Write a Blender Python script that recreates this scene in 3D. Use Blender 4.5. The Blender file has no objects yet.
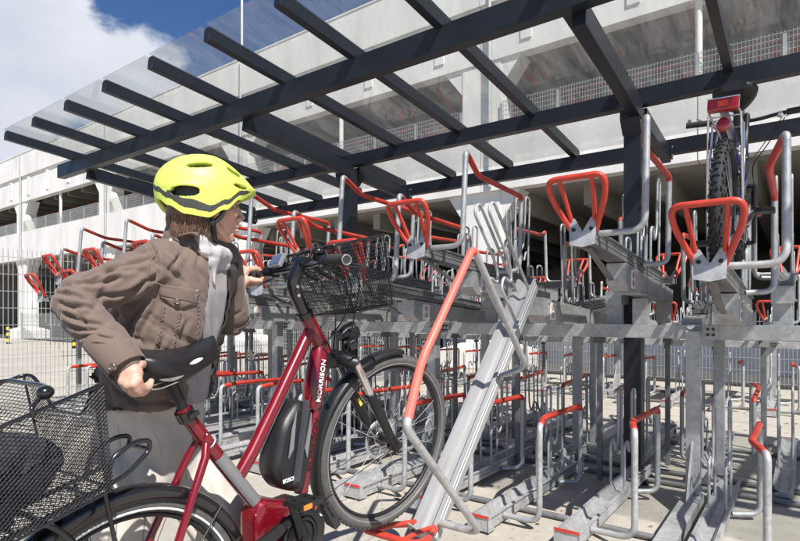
import bpy, bmesh, math, random
import numpy as np
from mathutils import Vector, Matrix, noise
from mathutils.bvhtree import BVHTree
random.seed(4)
SC = bpy.context.scene
COL = SC.collection
pi = math.pi
# ------------------------------------------------------------------ frames
F, Y0, H = 550.0, 314.75, 1.2
TH = 0.9388
U = Vector((-math.sin(TH), math.cos(TH), 0)); V = Vector((math.cos(TH), math.sin(TH), 0))
def W(b, a, z=0.0): return V*b + U*a + Vector((0, 0, z))     # place frame: b = away along the trays, a = along the rows
def at(x, y, d): return Vector(((x-400)/F*d, d, H-(y-Y0)/F*d))
# ------------------------------------------------------------------ mesh builder
class MB:
    def __init__(s): s.v=[]; s.f=[]; s.s=[]; s.m=[]
    def add(s, vs, fs, smooth=False, mi=0):
        n=len(s.v); s.v += [tuple(v) for v in vs]
        for f in fs: s.f.append(tuple(i+n for i in f)); s.s.append(smooth); s.m.append(mi)
    def box(s, lo, hi, M=None, mi=0, c=0.0):
        x0,y0,z0=lo; x1,y1,z1=hi
        if c<=0:
            vs=[Vector(p) for p in ((x0,y0,z0),(x1,y0,z0),(x1,y1,z0),(x0,y1,z0),(x0,y0,z1),(x1,y0,z1),(x1,y1,z1),(x0,y1,z1))]
            fs=[(0,3,2,1),(4,5,6,7),(0,1,5,4),(1,2,6,5),(2,3,7,6),(3,0,4,7)]
        else:
            bm=bmesh.new(); bmesh.ops.create_cube(bm,size=1)
            for v in bm.verts: v.co=Vector((x0+(v.co.x+.5)*(x1-x0), y0+(v.co.y+.5)*(y1-y0), z0+(v.co.z+.5)*(z1-z0)))
            bmesh.ops.bevel(bm,geom=list(bm.edges),offset=c,segments=2,affect='EDGES',profile=.6)
            bm.verts.index_update(); vs=[v.co.copy() for v in bm.verts]; fs=[[v.index for v in f.verts] for f in bm.faces]; bm.free()
        if M is not None: vs=[M@v for v in vs]
        s.add(vs,fs,False,mi)
    def beam(s, p, q, w, h, up=Vector((0,0,1)), mi=0, c=0.0):
        p=Vector(p); q=Vector(q); d=(q-p); L=d.length; x=d.normalized(); y=up.cross(x).normalized(); z=x.cross(y)
        M=Matrix(((x.x,y.x,z.x,p.x),(x.y,y.y,z.y,p.y),(x.z,y.z,z.z,p.z),(0,0,0,1)))
        s.box((0,-w/2,-h/2),(L,w/2,h/2),M,mi,c)
    def tube(s, pts, r, n=10, cap=True, mi=0, closed=False, smooth=True, flat=1.0):
        pts=[Vector(p) for p in pts]; N=len(pts)
        rs = r if isinstance(r,(list,tuple)) else [r]*N
        T=[]
        for i in range(N):
            if closed: t=(pts[(i+1)%N]-pts[i-1])
            elif i==0: t=pts[1]-pts[0]
            elif i==N-1: t=pts[-1]-pts[-2]
            else: t=(pts[i+1]-pts[i]).normalized()+(pts[i]-pts[i-1]).normalized()
            T.append(t.normalized())
        a=Vector((0,0,1)) if abs(T[0].z)<.9 else Vector((1,0,0))
        nrm=(a-T[0]*a.dot(T[0])).normalized(); rings=[]
        for i in range(N):
            nrm=(nrm-T[i]*nrm.dot(T[i])).normalized(); bn=T[i].cross(nrm)
            rings.append([pts[i]+(nrm*math.cos(2*pi*k/n)+bn*math.sin(2*pi*k/n)*flat)*rs[i] for k in range(n)])
        vs=[v for R in rings for v in R]; fs=[]
        M_=N if closed else N-1
        for i in range(M_):
            j=(i+1)%N
            for k in range(n):
                k2=(k+1)%n; fs.append((i*n+k,i*n+k2,j*n+k2,j*n+k))
        s.add(vs,fs,smooth,mi)
        if cap and not closed:
            s.add(rings[0],[tuple(reversed(range(n)))],False,mi); s.add(rings[-1],[tuple(range(n))],False,mi)
    def cyl(s,p,q,r,n=20,mi=0,r2=None): s.tube([p,q],[r,r2 if r2 is not None else r],n,True,mi)
    def torus(s,c,ax,R,r,N=64,n=12,mi=0,flat=1.0):
        c=Vector(c); ax=Vector(ax).normalized(); a=Vector((0,0,1)) if abs(ax.z)<.9 else Vector((1,0,0))
        e1=(a-ax*a.dot(ax)).normalized(); e2=ax.cross(e1); vs=[];fs=[]
        for i in range(N):
            t=2*pi*i/N; d=e1*math.cos(t)+e2*math.sin(t)
            for k in range(n):
                q=2*pi*k/n; vs.append(c+d*(R+r*math.cos(q))+ax*r*flat*math.sin(q))
        for i in range(N):
            for k in range(n): fs.append((i*n+k,((i+1)%N)*n+k,((i+1)%N)*n+(k+1)%n,i*n+(k+1)%n))
        s.add(vs,fs,True,mi)
    def prism(s, poly, ext, mi=0):
        poly=[Vector(p) for p in poly]; ext=Vector(ext); n=len(poly)
        vs=poly+[p+ext for p in poly]
        fs=[tuple(reversed(range(n))),tuple(range(n,2*n))]+[(i,(i+1)%n,n+(i+1)%n,n+i) for i in range(n)]
        s.add(vs,fs,False,mi)
    def ell(s,c,r,M=None,N=20,n=14,mi=0):
        vs=[];fs=[]
        for i in range(n+1):
            p=pi*i/n
            for k in range(N):
                q=2*pi*k/N; v=Vector((r[0]*math.sin(p)*math.cos(q),r[1]*math.sin(p)*math.sin(q),r[2]*math.cos(p)))
                if M is not None: v=M@v
                vs.append(Vector(c)+v)
        for i in range(n):
            for k in range(N): fs.append((i*N+k,(i+1)*N+k,(i+1)*N+(k+1)%N,i*N+(k+1)%N))
        s.add(vs,fs,True,mi)
    def loft(s,rings,smooth=True,cap=True,mi=0):
        n=len(rings[0]); vs=[v for R in rings for v in R]; fs=[]
        for i in range(len(rings)-1):
            for k in range(n): fs.append((i*n+k,i*n+(k+1)%n,(i+1)*n+(k+1)%n,(i+1)*n+k))
        s.add(vs,fs,smooth,mi)
        if cap:
            s.add(rings[0],[tuple(reversed(range(n)))],smooth,mi); s.add(rings[-1],[tuple(range(n))],smooth,mi)
    def xf(s,fn): s.v=[tuple(fn(Vector(v))) for v in s.v]; return s
    def mesh(s,name,mats):
        me=bpy.data.meshes.new(name); me.from_pydata(s.v,[],s.f)
        if not isinstance(mats,(list,tuple)): mats=[mats]
        for m in mats: me.materials.append(m)
        me.polygons.foreach_set('use_smooth',s.s); me.polygons.foreach_set('material_index',s.m)
        bm=bmesh.new(); bm.from_mesh(me); bmesh.ops.recalc_face_normals(bm,faces=bm.faces); bm.to_mesh(me); bm.free()
        me.update(); return me
def fillet(pts, r, n=5, closed=False):
    pts=[Vector(p) for p in pts]; out=[]; N=len(pts)
    for i,p in enumerate(pts):
        if not closed and i in (0,N-1): out.append(p); continue
        a=pts[i-1]-p; b=pts[(i+1)%N]-p
        rr=r[i] if isinstance(r,(list,tuple)) else r
        d=min(rr,a.length*.48,b.length*.48)
        if d<1e-5: out.append(p); continue
        A=p+a.normalized()*d; B=p+b.normalized()*d
        for k in range(n+1):
            t=k/n; out.append(A*(1-t)**2+p*2*t*(1-t)+B*t*t)
    return out
def tag(o,label=None,cat=None,group=None,kind=None):
    if label: o['label']=label
    if cat: o['category']=cat
    if group: o['group']=group
    if kind: o['kind']=kind
    return o
def link(name,me,parent=None):
    o=bpy.data.objects.new(name,me); COL.objects.link(o)
    if parent is not None: o.parent=parent
    return o
def obj(name,mb,mat,parent=None,**k):
    return tag(link(name,mb.mesh(name,mat) if isinstance(mb,MB) else mb,parent),**k)
def empty(name,loc=(0,0,0),rot=(0,0,0),**k):
    o=bpy.data.objects.new(name,None); o.empty_display_size=.1; COL.objects.link(o); o.location=loc; o.rotation_euler=rot; return tag(o,**k)
def copy_tree(o,parent=None):
    c=o.copy(); COL.objects.link(c)
    if parent is not None: c.parent=parent
    for ch in [x for x in KIDS.get(o.name,[])]: copy_tree(ch,c)
    return c
KIDS={}
def index_kids():
    KIDS.clear()
    for o in bpy.data.objects:
        if o.parent is not None: KIDS.setdefault(o.parent.name,[]).append(o)
def text_mesh(txt,size,mat,depth=.0015,bold=.0):
    c=bpy.data.curves.new('t','FONT'); c.body=txt; c.size=size; c.extrude=depth; c.offset=bold; c.align_x='CENTER'; c.align_y='CENTER'
    o=bpy.data.objects.new('t',c); COL.objects.link(o); dg=bpy.context.evaluated_depsgraph_get(); dg.update()
    me=bpy.data.meshes.new_from_object(o.evaluated_get(dg)); bpy.data.objects.remove(o); me.materials.clear(); me.materials.append(mat); return me
def frame(o,x,y,z):   # 4x4 from origin and axes
    return Matrix(((x.x,y.x,z.x,o.x),(x.y,y.y,z.y,o.y),(x.z,y.z,z.z,o.z),(0,0,0,1)))
# ------------------------------------------------------------------ materials
def new_mat(name):
    m=bpy.data.materials.new(name); m.use_nodes=True; nt=m.node_tree; return m,nt,nt.nodes['Principled BSDF']
def mat(name,col,rough=.5,metal=0,var=.15,scale=8,bump=0,bscale=60,spec=.5,coat=0,coord='Object',sheen=0,c2=None,stretch=None,dist=.004):
    m,nt,b=new_mat(name); N=nt.nodes; L=nt.links
    tc=N.new('ShaderNodeTexCoord'); src=tc.outputs[coord]
    if stretch:
        mp=N.new('ShaderNodeMapping'); mp.inputs['Scale'].default_value=stretch; L.new(src,mp.inputs['Vector']); src=mp.outputs['Vector']
    n=N.new('ShaderNodeTexNoise'); n.inputs['Scale'].default_value=scale; n.inputs['Detail'].default_value=6; n.inputs['Roughness'].default_value=.65; L.new(src,n.inputs['Vector'])
    r=N.new('ShaderNodeMapRange'); r.inputs['From Min'].default_value=.3; r.inputs['From Max'].default_value=.7; L.new(n.outputs['Fac'],r.inputs['Value'])
    mx=N.new('ShaderNodeMix'); mx.data_type='RGBA'; L.new(r.outputs['Result'],mx.inputs['Factor'])
    a=c2 if c2 else tuple(c*(1-var) for c in col); bb=col if c2 else tuple(min(1,c*(1+var)) for c in col)
    mx.inputs['A'].default_value=(*a,1); mx.inputs['B'].default_value=(*bb,1); L.new(mx.outputs['Result'],b.inputs['Base Color'])
    rr=N.new('ShaderNodeMapRange'); rr.inputs['To Min'].default_value=max(0,rough-.08); rr.inputs['To Max'].default_value=min(1,rough+.1); L.new(n.outputs['Fac'],rr.inputs['Value']); L.new(rr.outputs['Result'],b.inputs['Roughness'])
    b.inputs['Metallic'].default_value=metal; b.inputs['Specular IOR Level'].default_value=spec
    if coat: b.inputs['Coat Weight'].default_value=coat; b.inputs['Coat Roughness'].default_value=.08
    if sheen: b.inputs['Sheen Weight'].default_value=sheen; b.inputs['Sheen Roughness'].default_value=.4
    if bump:
        n2=N.new('ShaderNodeTexNoise'); n2.inputs['Scale'].default_value=bscale; n2.inputs['Detail'].default_value=4; L.new(src,n2.inputs['Vector'])
        bp=N.new('ShaderNodeBump'); bp.inputs['Strength'].default_value=bump; bp.inputs['Distance'].default_value=dist; L.new(n2.outputs['Fac'],bp.inputs['Height']); L.new(bp.outputs['Normal'],b.inputs['Normal'])
    return m
M={}
M['anth']=mat('anthracite_paint',(.011,.014,.022),.40,.0,.12,5,bump=.03,bscale=200)
def galv(name,base,metal=.55,rough=.45,sc=45):
    m,nt,b=new_mat(name); N=nt.nodes; L=nt.links
    tc=N.new('ShaderNodeTexCoord'); vo=N.new('ShaderNodeTexVoronoi'); vo.inputs['Scale'].default_value=sc; L.new(tc.outputs['Object'],vo.inputs['Vector'])
    no=N.new('ShaderNodeTexNoise'); no.inputs['Scale'].default_value=5; no.inputs['Detail'].default_value=7; L.new(tc.outputs['Object'],no.inputs['Vector'])
    bw=N.new('ShaderNodeRGBToBW'); L.new(vo.outputs['Color'],bw.inputs['Color'])
    ad=N.new('ShaderNodeMath'); ad.operation='MULTIPLY_ADD'; L.new(bw.outputs['Val'],ad.inputs[0]); ad.inputs[1].default_value=.35; L.new(no.outputs['Fac'],ad.inputs[2])
    mr=N.new('ShaderNodeMapRange'); mr.inputs['From Min'].default_value=.4; mr.inputs['From Max'].default_value=.95; L.new(ad.outputs[0],mr.inputs['Value'])
    mx=N.new('ShaderNodeMix'); mx.data_type='RGBA'; L.new(mr.outputs['Result'],mx.inputs['Factor'])
    mx.inputs['A'].default_value=(*[c*.72 for c in base],1); mx.inputs['B'].default_value=(*[min(1,c*1.2) for c in base],1)
    L.new(mx.outputs['Result'],b.inputs['Base Color'])
    r2=N.new('ShaderNodeMapRange'); r2.inputs['To Min'].default_value=rough-.1; r2.inputs['To Max'].default_value=rough+.15; L.new(ad.outputs[0],r2.inputs['Value']); L.new(r2.outputs['Result'],b.inputs['Roughness'])
    b.inputs['Metallic'].default_value=metal; return m
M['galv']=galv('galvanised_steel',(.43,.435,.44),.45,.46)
M['galvd']=galv('dark_galvanised_steel',(.21,.213,.218),.4,.5,30)  # darker copy of the galvanised steel for channels, struts, uprights, ground rails
M['alu']=mat('worn_aluminium',(.40,.40,.405),.42,.35,.16,5,stretch=(.4,3,3))
M['red']=mat('red_coating',(.50,.045,.026),.42,0,.2,9,coat=.08,bump=.02,bscale=90)
def scuff(m,amt=.66):
    nt=m.node_tree;N=nt.nodes;L=nt.links;b=N['Principled BSDF']; src=b.inputs['Base Color'].links[0].from_socket
    tc=N.new('ShaderNodeTexCoord'); n=N.new('ShaderNodeTexNoise'); n.inputs['Scale'].default_value=26; n.inputs['Detail'].default_value=8; n.inputs['Roughness'].default_value=.7; L.new(tc.outputs['Object'],n.inputs['Vector'])
    r=N.new('ShaderNodeMapRange'); r.inputs['From Min'].default_value=amt; r.inputs['From Max'].default_value=amt+.03; L.new(n.outputs['Fac'],r.inputs['Value'])
    x=N.new('ShaderNodeMix'); x.data_type='RGBA'; L.new(r.outputs['Result'],x.inputs['Factor']); L.new(src,x.inputs['A']); x.inputs['B'].default_value=(.16,.10,.09,1); L.new(x.outputs['Result'],b.inputs['Base Color'])
scuff(M['red'])
M['pink']=mat('pale_red_coating',(.70,.14,.105),.4,0,.12,7,coat=.15)  # paler copy of the red coating, for the lowered tray's grip only
M['white']=mat('white_label',(.75,.75,.73),.5,0,.03,5)
M['grey_print']=mat('label_print',(.25,.22,.22),.5)
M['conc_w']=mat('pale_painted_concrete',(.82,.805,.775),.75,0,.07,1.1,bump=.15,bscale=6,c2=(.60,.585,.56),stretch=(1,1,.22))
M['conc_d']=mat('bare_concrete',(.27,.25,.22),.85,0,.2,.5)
scuff(M['pink'],.69)
M['redpipe']=mat('red_pipe_paint',(.42,.05,.04),.45,0,.2,2)
M['wire']=mat('grey_wire',(.42,.43,.43),.45,.4,.1,2)
M['black']=mat('black_plastic',(.012,.012,.014),.42,0,.25,12,bump=.05,bscale=220)
M['blackg']=mat('glossy_black_paint',(.010,.010,.012),.2,0,.2,12,coat=.5)
M['blackm']=mat('black_coated_wire',(.014,.014,.015),.38,.1,.2,20)
M['rubber']=mat('black_rubber',(.025,.025,.027),.7,0,.2,30,bump=.3,bscale=260)
M['tyre']=mat('grey_tyre_rubber',(.085,.083,.08),.78,0,.22,30,bump=.4,bscale=300)
M['chrome']=mat('polished_metal',(.75,.75,.76),.2,.95,.05,10)
M['crim']=mat('crimson_lacquer',(.170,.004,.012),.25,.15,.10,6,coat=.8)
M['silver']=mat('silver_grey_plastic',(.22,.22,.23),.35,.2,.1,9)
M['ora']=mat('orange_reflector',(.85,.22,.02),.25,0,.1,40,coat=.5)
M['navy']=mat('navy_cloth',(.008,.009,.017),.8,0,.3,14,bump=.5,bscale=40,dist=.01)
M['taillamp']=mat('red_lamp_plastic',(.30,.008,.010),.2,0,.3,30,coat=.8)
M['blue']=mat('dark_blue_lacquer',(.02,.02,.13),.25,.2,.1,9,coat=.7)
M['yellow']=mat('yellow_sticker',(.75,.62,.05),.5)
M['letter']=mat('white_lettering',(.8,.8,.8),.4)
M['letterd']=mat('dark_red_lettering',(.06,.006,.01),.4)
M['stopyel']=mat('warning_yellow',(.7,.5,.03),.5)
# ground: pale worn concrete slabs
def ground_mat():
    m,nt,b=new_mat('pale_concrete_ground'); N=nt.nodes; L=nt.links
    tc=N.new('ShaderNodeTexCoord'); mp=N.new('ShaderNodeMapping'); mp.inputs['Rotation'].default_value=(0,0,-TH); L.new(tc.outputs['Object'],mp.inputs['Vector'])
    def noi(s,d=8,r=.6):
        n=N.new('ShaderNodeTexNoise'); n.inputs['Scale'].default_value=s; n.inputs['Detail'].default_value=d; n.inputs['Roughness'].default_value=r; L.new(mp.outputs['Vector'],n.inputs['Vector']); return n
    a,c,f=noi(.6),noi(6,10,.75),noi(90,3)
    cr=N.new('ShaderNodeValToRGB'); cr.color_ramp.elements[0].position=.3; cr.color_ramp.elements[0].color=(.27,.25,.215,1); cr.color_ramp.elements[1].position=.68; cr.color_ramp.elements[1].color=(.47,.435,.38,1)
    ad=N.new('ShaderNodeMath'); ad.operation='MULTIPLY_ADD'; L.new(a.outputs['Fac'],ad.inputs[0]); ad.inputs[1].default_value=.5
    ad2=N.new('ShaderNodeMath'); ad2.operation='MULTIPLY'; L.new(c.outputs['Fac'],ad2.inputs[0]); ad2.inputs[1].default_value=.5; L.new(ad2.outputs[0],ad.inputs[2]); L.new(ad.outputs[0],cr.inputs['Fac'])
    # small dark stains
    st=noi(14,4,.8); sr=N.new('ShaderNodeMapRange'); sr.inputs['From Min'].default_value=.60; sr.inputs['From Max'].default_value=.70; L.new(st.outputs['Fac'],sr.inputs['Value'])
    mx=N.new('ShaderNodeMix'); mx.data_type='RGBA'; L.new(sr.outputs['Result'],mx.inputs['Factor']); L.new(cr.outputs['Color'],mx.inputs['A']); mx.inputs['B'].default_value=(.17,.16,.14,1)
    br=N.new('ShaderNodeTexBrick'); br.offset=0; br.inputs['Scale'].default_value=1; br.inputs['Brick Width'].default_value=2.4; br.inputs['Row Height'].default_value=2.4; br.inputs['Mortar Size'].default_value=.007; br.inputs['Mortar Smooth'].default_value=.2
    L.new(mp.outputs['Vector'],br.inputs['Vector'])
    m2=N.new('ShaderNodeMix'); m2.data_type='RGBA'; L.new(br.outputs['Fac'],m2.inputs['Factor']); L.new(mx.outputs['Result'],m2.inputs['A']); m2.inputs['B'].default_value=(.10,.095,.085,1); L.new(m2.outputs['Result'],b.inputs['Base Color'])
    b.inputs['Roughness'].default_value=.85
    bp=N.new('ShaderNodeBump'); bp.inputs['Strength'].default_value=.35; bp.inputs['Distance'].default_value=.004; L.new(f.outputs['Fac'],bp.inputs['Height']); L.new(bp.outputs['Normal'],b.inputs['Normal'])
    return m
M['ground']=ground_mat()
def glass_mat():
    m,nt,b=new_mat('dusty_roof_glass'); N=nt.nodes; L=nt.links; out=N['Material Output']; N.remove(b)
    tr=N.new('ShaderNodeBsdfTransparent'); tr.inputs['Color'].default_value=(.89,.905,.90,1)
    gl=N.new('ShaderNodeBsdfGlossy'); gl.inputs['Roughness'].default_value=.03
    lw=N.new('ShaderNodeLayerWeight'); lw.inputs['Blend'].default_value=.5
    pw=N.new('ShaderNodeMath'); pw.operation='POWER'; L.new(lw.outputs['Facing'],pw.inputs[0]); pw.inputs[1].default_value=5
    fr=N.new('ShaderNodeMath'); fr.operation='MULTIPLY_ADD'; L.new(pw.outputs[0],fr.inputs[0]); fr.inputs[1].default_value=.75; fr.inputs[2].default_value=.025
    m1=N.new('ShaderNodeMixShader'); L.new(fr.outputs[0],m1.inputs[0]); L.new(tr.outputs[0],m1.inputs[1]); L.new(gl.outputs[0],m1.inputs[2])
    df=N.new('ShaderNodeBsdfTranslucent'); df.inputs['Color'].default_value=(.6,.6,.6,1); dd=N.new('ShaderNodeBsdfDiffuse'); dd.inputs['Color'].default_value=(.6,.6,.6,1)
    md=N.new('ShaderNodeMixShader'); L.new(df.outputs[0],md.inputs[1]); L.new(dd.outputs[0],md.inputs[2])
    tc=N.new('ShaderNodeTexCoord'); mp=N.new('ShaderNodeMapping'); mp.inputs['Scale'].default_value=(1,5,1); L.new(tc.outputs['Object'],mp.inputs['Vector'])
    n=N.new('ShaderNodeTexNoise'); n.inputs['Scale'].default_value=2.2; n.inputs['Detail'].default_value=9; n.inputs['Roughness'].default_value=.75; n.inputs['Distortion'].default_value=.6; L.new(mp.outputs['Vector'],n.inputs['Vector'])
    mr=N.new('ShaderNodeMapRange'); mr.inputs['From Min'].default_value=.35; mr.inputs['From Max'].default_value=.75; mr.inputs['To Min'].default_value=.035; mr.inputs['To Max'].default_value=.15; L.new(n.outputs['Fac'],mr.inputs['Value'])
    m2=N.new('ShaderNodeMixShader'); L.new(mr.outputs['Result'],m2.inputs[0]); L.new(m1.outputs[0],m2.inputs[1]); L.new(md.outputs[0],m2.inputs[2]); L.new(m2.outputs[0],out.inputs['Surface']); return m
M['glass']=glass_mat()
# ------------------------------------------------------------------ camera, sky, sun
cd=bpy.data.cameras.new('camera'); cam=bpy.data.objects.new('camera',cd); COL.objects.link(cam); SC.camera=cam
cam.location=(0,0,H); cam.rotation_euler=(pi/2,0,0); cd.sensor_width=36; cd.lens=F/800*36; cd.shift_y=(Y0-270.5)/800; cd.clip_start=.05; cd.clip_end=3000
SC.render.resolution_x=1024; SC.render.resolution_y=692
LA,LB=.70,.42
Ld=(U*LA+V*LB+Vector((0,0,-1))).normalized()
sd=bpy.data.lights.new('sun','SUN'); sd.energy=4.8; sd.angle=math.radians(.53); sd.color=(1,.955,.89)
so=bpy.data.objects.new('sun',sd); COL.objects.link(so); so.rotation_euler=(-Ld).to_track_quat('Z','Y').to_euler(); so.location=(0,0,30)
el=math.asin(-Ld.z); az=math.atan2(-Ld.x,-Ld.y)
w=bpy.data.worlds.new('World'); SC.world=w; w.use_nodes=True; nt=w.node_tree; N=nt.nodes; L=nt.links
bg=N['Background']; sky=N.new('ShaderNodeTexSky'); sky.sky_type='NISHITA'; sky.sun_disc=False; sky.sun_elevation=el; sky.sun_rotation=az; sky.air_density=1.0; sky.dust_density=.3; sky.ozone_density=2.5
tc=N.new('ShaderNodeTexCoord')
mp=N.new('ShaderNodeMapping'); mp.inputs['Scale'].default_value=(1,1,1.7); L.new(tc.outputs['Generated'],mp.inputs['Vector'])
n1=N.new('ShaderNodeTexNoise'); n1.inputs['Scale'].default_value=3.6; n1.inputs['Detail'].default_value=12; n1.inputs['Roughness'].default_value=.56; n1.inputs['Distortion'].default_value=.25; L.new(mp.outputs['Vector'],n1.inputs['Vector'])
cdir=at(-40,95,1)-Vector((0,0,H)); cdir.normalize()
dp=N.new('ShaderNodeVectorMath'); dp.operation='DOT_PRODUCT'; L.new(tc.outputs['Generated'],dp.inputs[0]); dp.inputs[1].default_value=cdir
mk=N.new('ShaderNodeMapRange'); mk.inputs['From Min'].default_value=.925; mk.inputs['From Max'].default_value=.985; mk.inputs['To Min'].default_value=-.22; mk.inputs['To Max'].default_value=.17; mk.clamp=True; L.new(dp.outputs['Value'],mk.inputs['Value'])
ad=N.new('ShaderNodeMath'); ad.operation='ADD'; L.new(n1.outputs['Fac'],ad.inputs[0]); L.new(mk.outputs['Result'],ad.inputs[1])
cm=N.new('ShaderNodeMapRange'); cm.inputs['From Min'].default_value=.50; cm.inputs['From Max'].default_value=.60; cm.interpolation_type='SMOOTHSTEP'; L.new(ad.outputs[0],cm.inputs['Value'])
n2=N.new('ShaderNodeTexNoise'); n2.inputs['Scale'].default_value=6; n2.inputs['Detail'].default_value=8; L.new(mp.outputs['Vector'],n2.inputs['Vector'])
cc=N.new('ShaderNodeMix'); cc.data_type='RGBA'; cc.inputs['A'].default_value=(6.4,6.9,8.4,1); cc.inputs['B'].default_value=(11.6,11.9,12.7,1); L.new(n2.outputs['Fac'],cc.inputs['Factor'])
mx=N.new('ShaderNodeMix'); mx.data_type='RGBA'; L.new(cm.outputs['Result'],mx.inputs['Factor']); hs_=N.new('ShaderNodeHueSaturation'); hs_.inputs['Saturation'].default_value=1.22; hs_.inputs['Value'].default_value=1.28; hs_.inputs['Hue'].default_value=.508; L.new(sky.outputs['Color'],hs_.inputs['Color']); L.new(hs_.outputs['Color'],mx.inputs['A']); L.new(cc.outputs['Result'],mx.inputs['B'])
L.new(mx.outputs['Result'],bg.inputs['Color']); bg.inputs['Strength'].default_value=.05
SC.view_settings.view_transform='Standard'; SC.view_settings.look='None'; SC.view_settings.gamma=1; SC.view_settings.exposure=0.72
SC.cycles.transparent_max_bounces=24; SC.cycles.max_bounces=8
# ------------------------------------------------------------------ ground
g=MB(); R_=400; g.add([(-R_,-R_,0),(R_,-R_,0),(R_,R_,0),(-R_,R_,0)],[(0,1,2,3)]); obj('ground',g,M['ground'],kind='structure')
# ------------------------------------------------------------------ shelter (local frame: x=b, y=a)
ORI=(0,0,TH)
sh=empty('glass_roof_shelter',(0,0,0),ORI,label='dark steel shelter with sloping glass roof over the front bicycle racks',cat='shelter')
RS=-.0908; ZE=3.001; BE=2.165; PA=.6917; A0=6.5955
rz=lambda b: ZE+RS*(b-BE)              # underside of rafters
BEAMS=((2.83,2.804,.15),(4.25,2.724,.12),(5.27,2.607,.125))
BEND=5.36
ks=range(-2,17); ra={k:A0-PA*(k) for k in range(0,15)}
amin,amax=A0-PA*14-.3,7.06
for i,(b,z,h) in enumerate(BEAMS):
    m=MB(); m.box((b,amin,z),(b+.085,amax-(0 if i==0 else .35),z+h),c=.004); obj('beam',m,M['anth'],sh)
for k,a in ra.items():
    m=MB(); m.beam((BE,a+.028,rz(BE)+.04),(BEND,a+.028,rz(BEND)+.04),.056,.08,c=.004)
    m.beam((BE+.01,a+.028,rz(BE)+.088),(BEND-.01,a+.028,rz(BEND)+.088),.05,.012); obj('rafter',m,M['anth'],sh)
    if k>0:
        p=MB(); p.beam((BE-.02,a+.028+PA/2,rz(BE)+.092),(BEND+.03,a+.028+PA/2,rz(BEND)+.092),PA-.05,.009); obj('glass_pane',p,M['glass'],sh)
# columns with cross beams
CA=.995; PC=PA*4
for i,a in enumerate([CA-PC,CA,CA+PC,CA+2*PC]):
    m=MB(); m.box((4.20,a-.06,0),(4.32,a+.06,2.70),c=.006); c_=obj('column',m,M['anth'],sh)
    m=MB(); m.box((4.14,a-.12,0),(4.38,a+.12,.015)); m.box((4.155,a-.105,.015),(4.365,a+.105,.028)); 
    for dx in (-.09,.09):
        for dy in (-.09,.09): m.cyl((4.26+dx,a+dy,.028),(4.26+dx,a+dy,.05),.011,6)
    obj('base_plate',m,M['anth'],c_)
    m=MB(); m.beam((2.92,a-.035,2.80),(4.20,a-.035,2.665),.075,.14,c=.004); m.beam((4.335,a-.035,2.665),(5.265,a-.035,2.585),.07,.12,c=.004)
    obj('cross_beam',m,M['anth'],sh)
    m=MB(); m.prism([(4.12,a-.065,2.60),(4.198,a-.065,2.50),(4.198,a-.065,2.64),(4.12,a-.065,2.66)],(0,.13,0)); obj('bracket',m,M['anth'],sh); m=MB(); m.prism([(4.40,a-.065,2.60),(4.322,a-.065,2.50),(4.322,a-.065,2.64),(4.40,a-.065,2.66)],(0,.13,0))
    for z_ in (2.56,2.61):
        pass
    obj('bracket',m,M['anth'],sh); m=MB(); m.box((5.19,a-.085,2.55),(5.266,a-.073,2.68)); obj('joint_plate',m,M['anth'],sh)
    m=MB()
    for z_ in (2.575,2.65): m.cyl((5.23,a-.093,z_),(5.23,a-.085,z_),.010,8)
    obj('bolt',m,M['chrome'],sh)
# ------------------------------------------------------------------ parking garage
gr=empty('parking_garage',tuple(W(11,0,0)),ORI,label='long pale concrete parking garage with open decks behind the racks',cat='building')
def gx(b): return b-11.0
JA=[-2.8+8.6*k for k in range(-1,6)]      # column lines
m=MB()
for i in range(len(JA)-1):
    a0,a1=JA[i]+.008,JA[i+1]-.008
    m.box((gx(10.90),a0,8.05),(gx(11.2),a1,9.15)); m.box((gx(10.88),a0,9.152),(gx(11.25),a1,9.19))
obj('parapet',m,M['conc_w'],gr)
m=MB()
for i in range(len(JA)-1):
    a0,a1=JA[i]+.01,JA[i+1]-.01
    m.box((gx(10.97),a0,6.80),(gx(11.27),a1,8.045))
    for q in range(4):
        ac=a0+(q+.5)*(a1-a0)/4; m.box((gx(10.94),ac-.12,7.05),(gx(10.969),ac+.12,8.04))
obj('upper_wall_band',m,M['conc_w'],gr)
m=MB(); a=JA[0]+.6
while a<JA[-1]:
    for z_,o_ in ((7.86,0),(7.30,.35)): m.cyl((gx(10.965),a+o_,z_),(gx(10.9695),a+o_,z_),.022,8)
    a+=1.075
obj('tie_holes',m,M['conc_d'],gr)
m=MB()
for i in range(len(JA)-1):
    for h_ in (0,1):
        a0=JA[i]+.01+h_*4.3; a1=a0+4.28; m.box((gx(10.95),a0,3.93),(gx(11.25),a1,5.30))
obj('lower_wall_band',m,M['conc_w'],gr)
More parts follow.
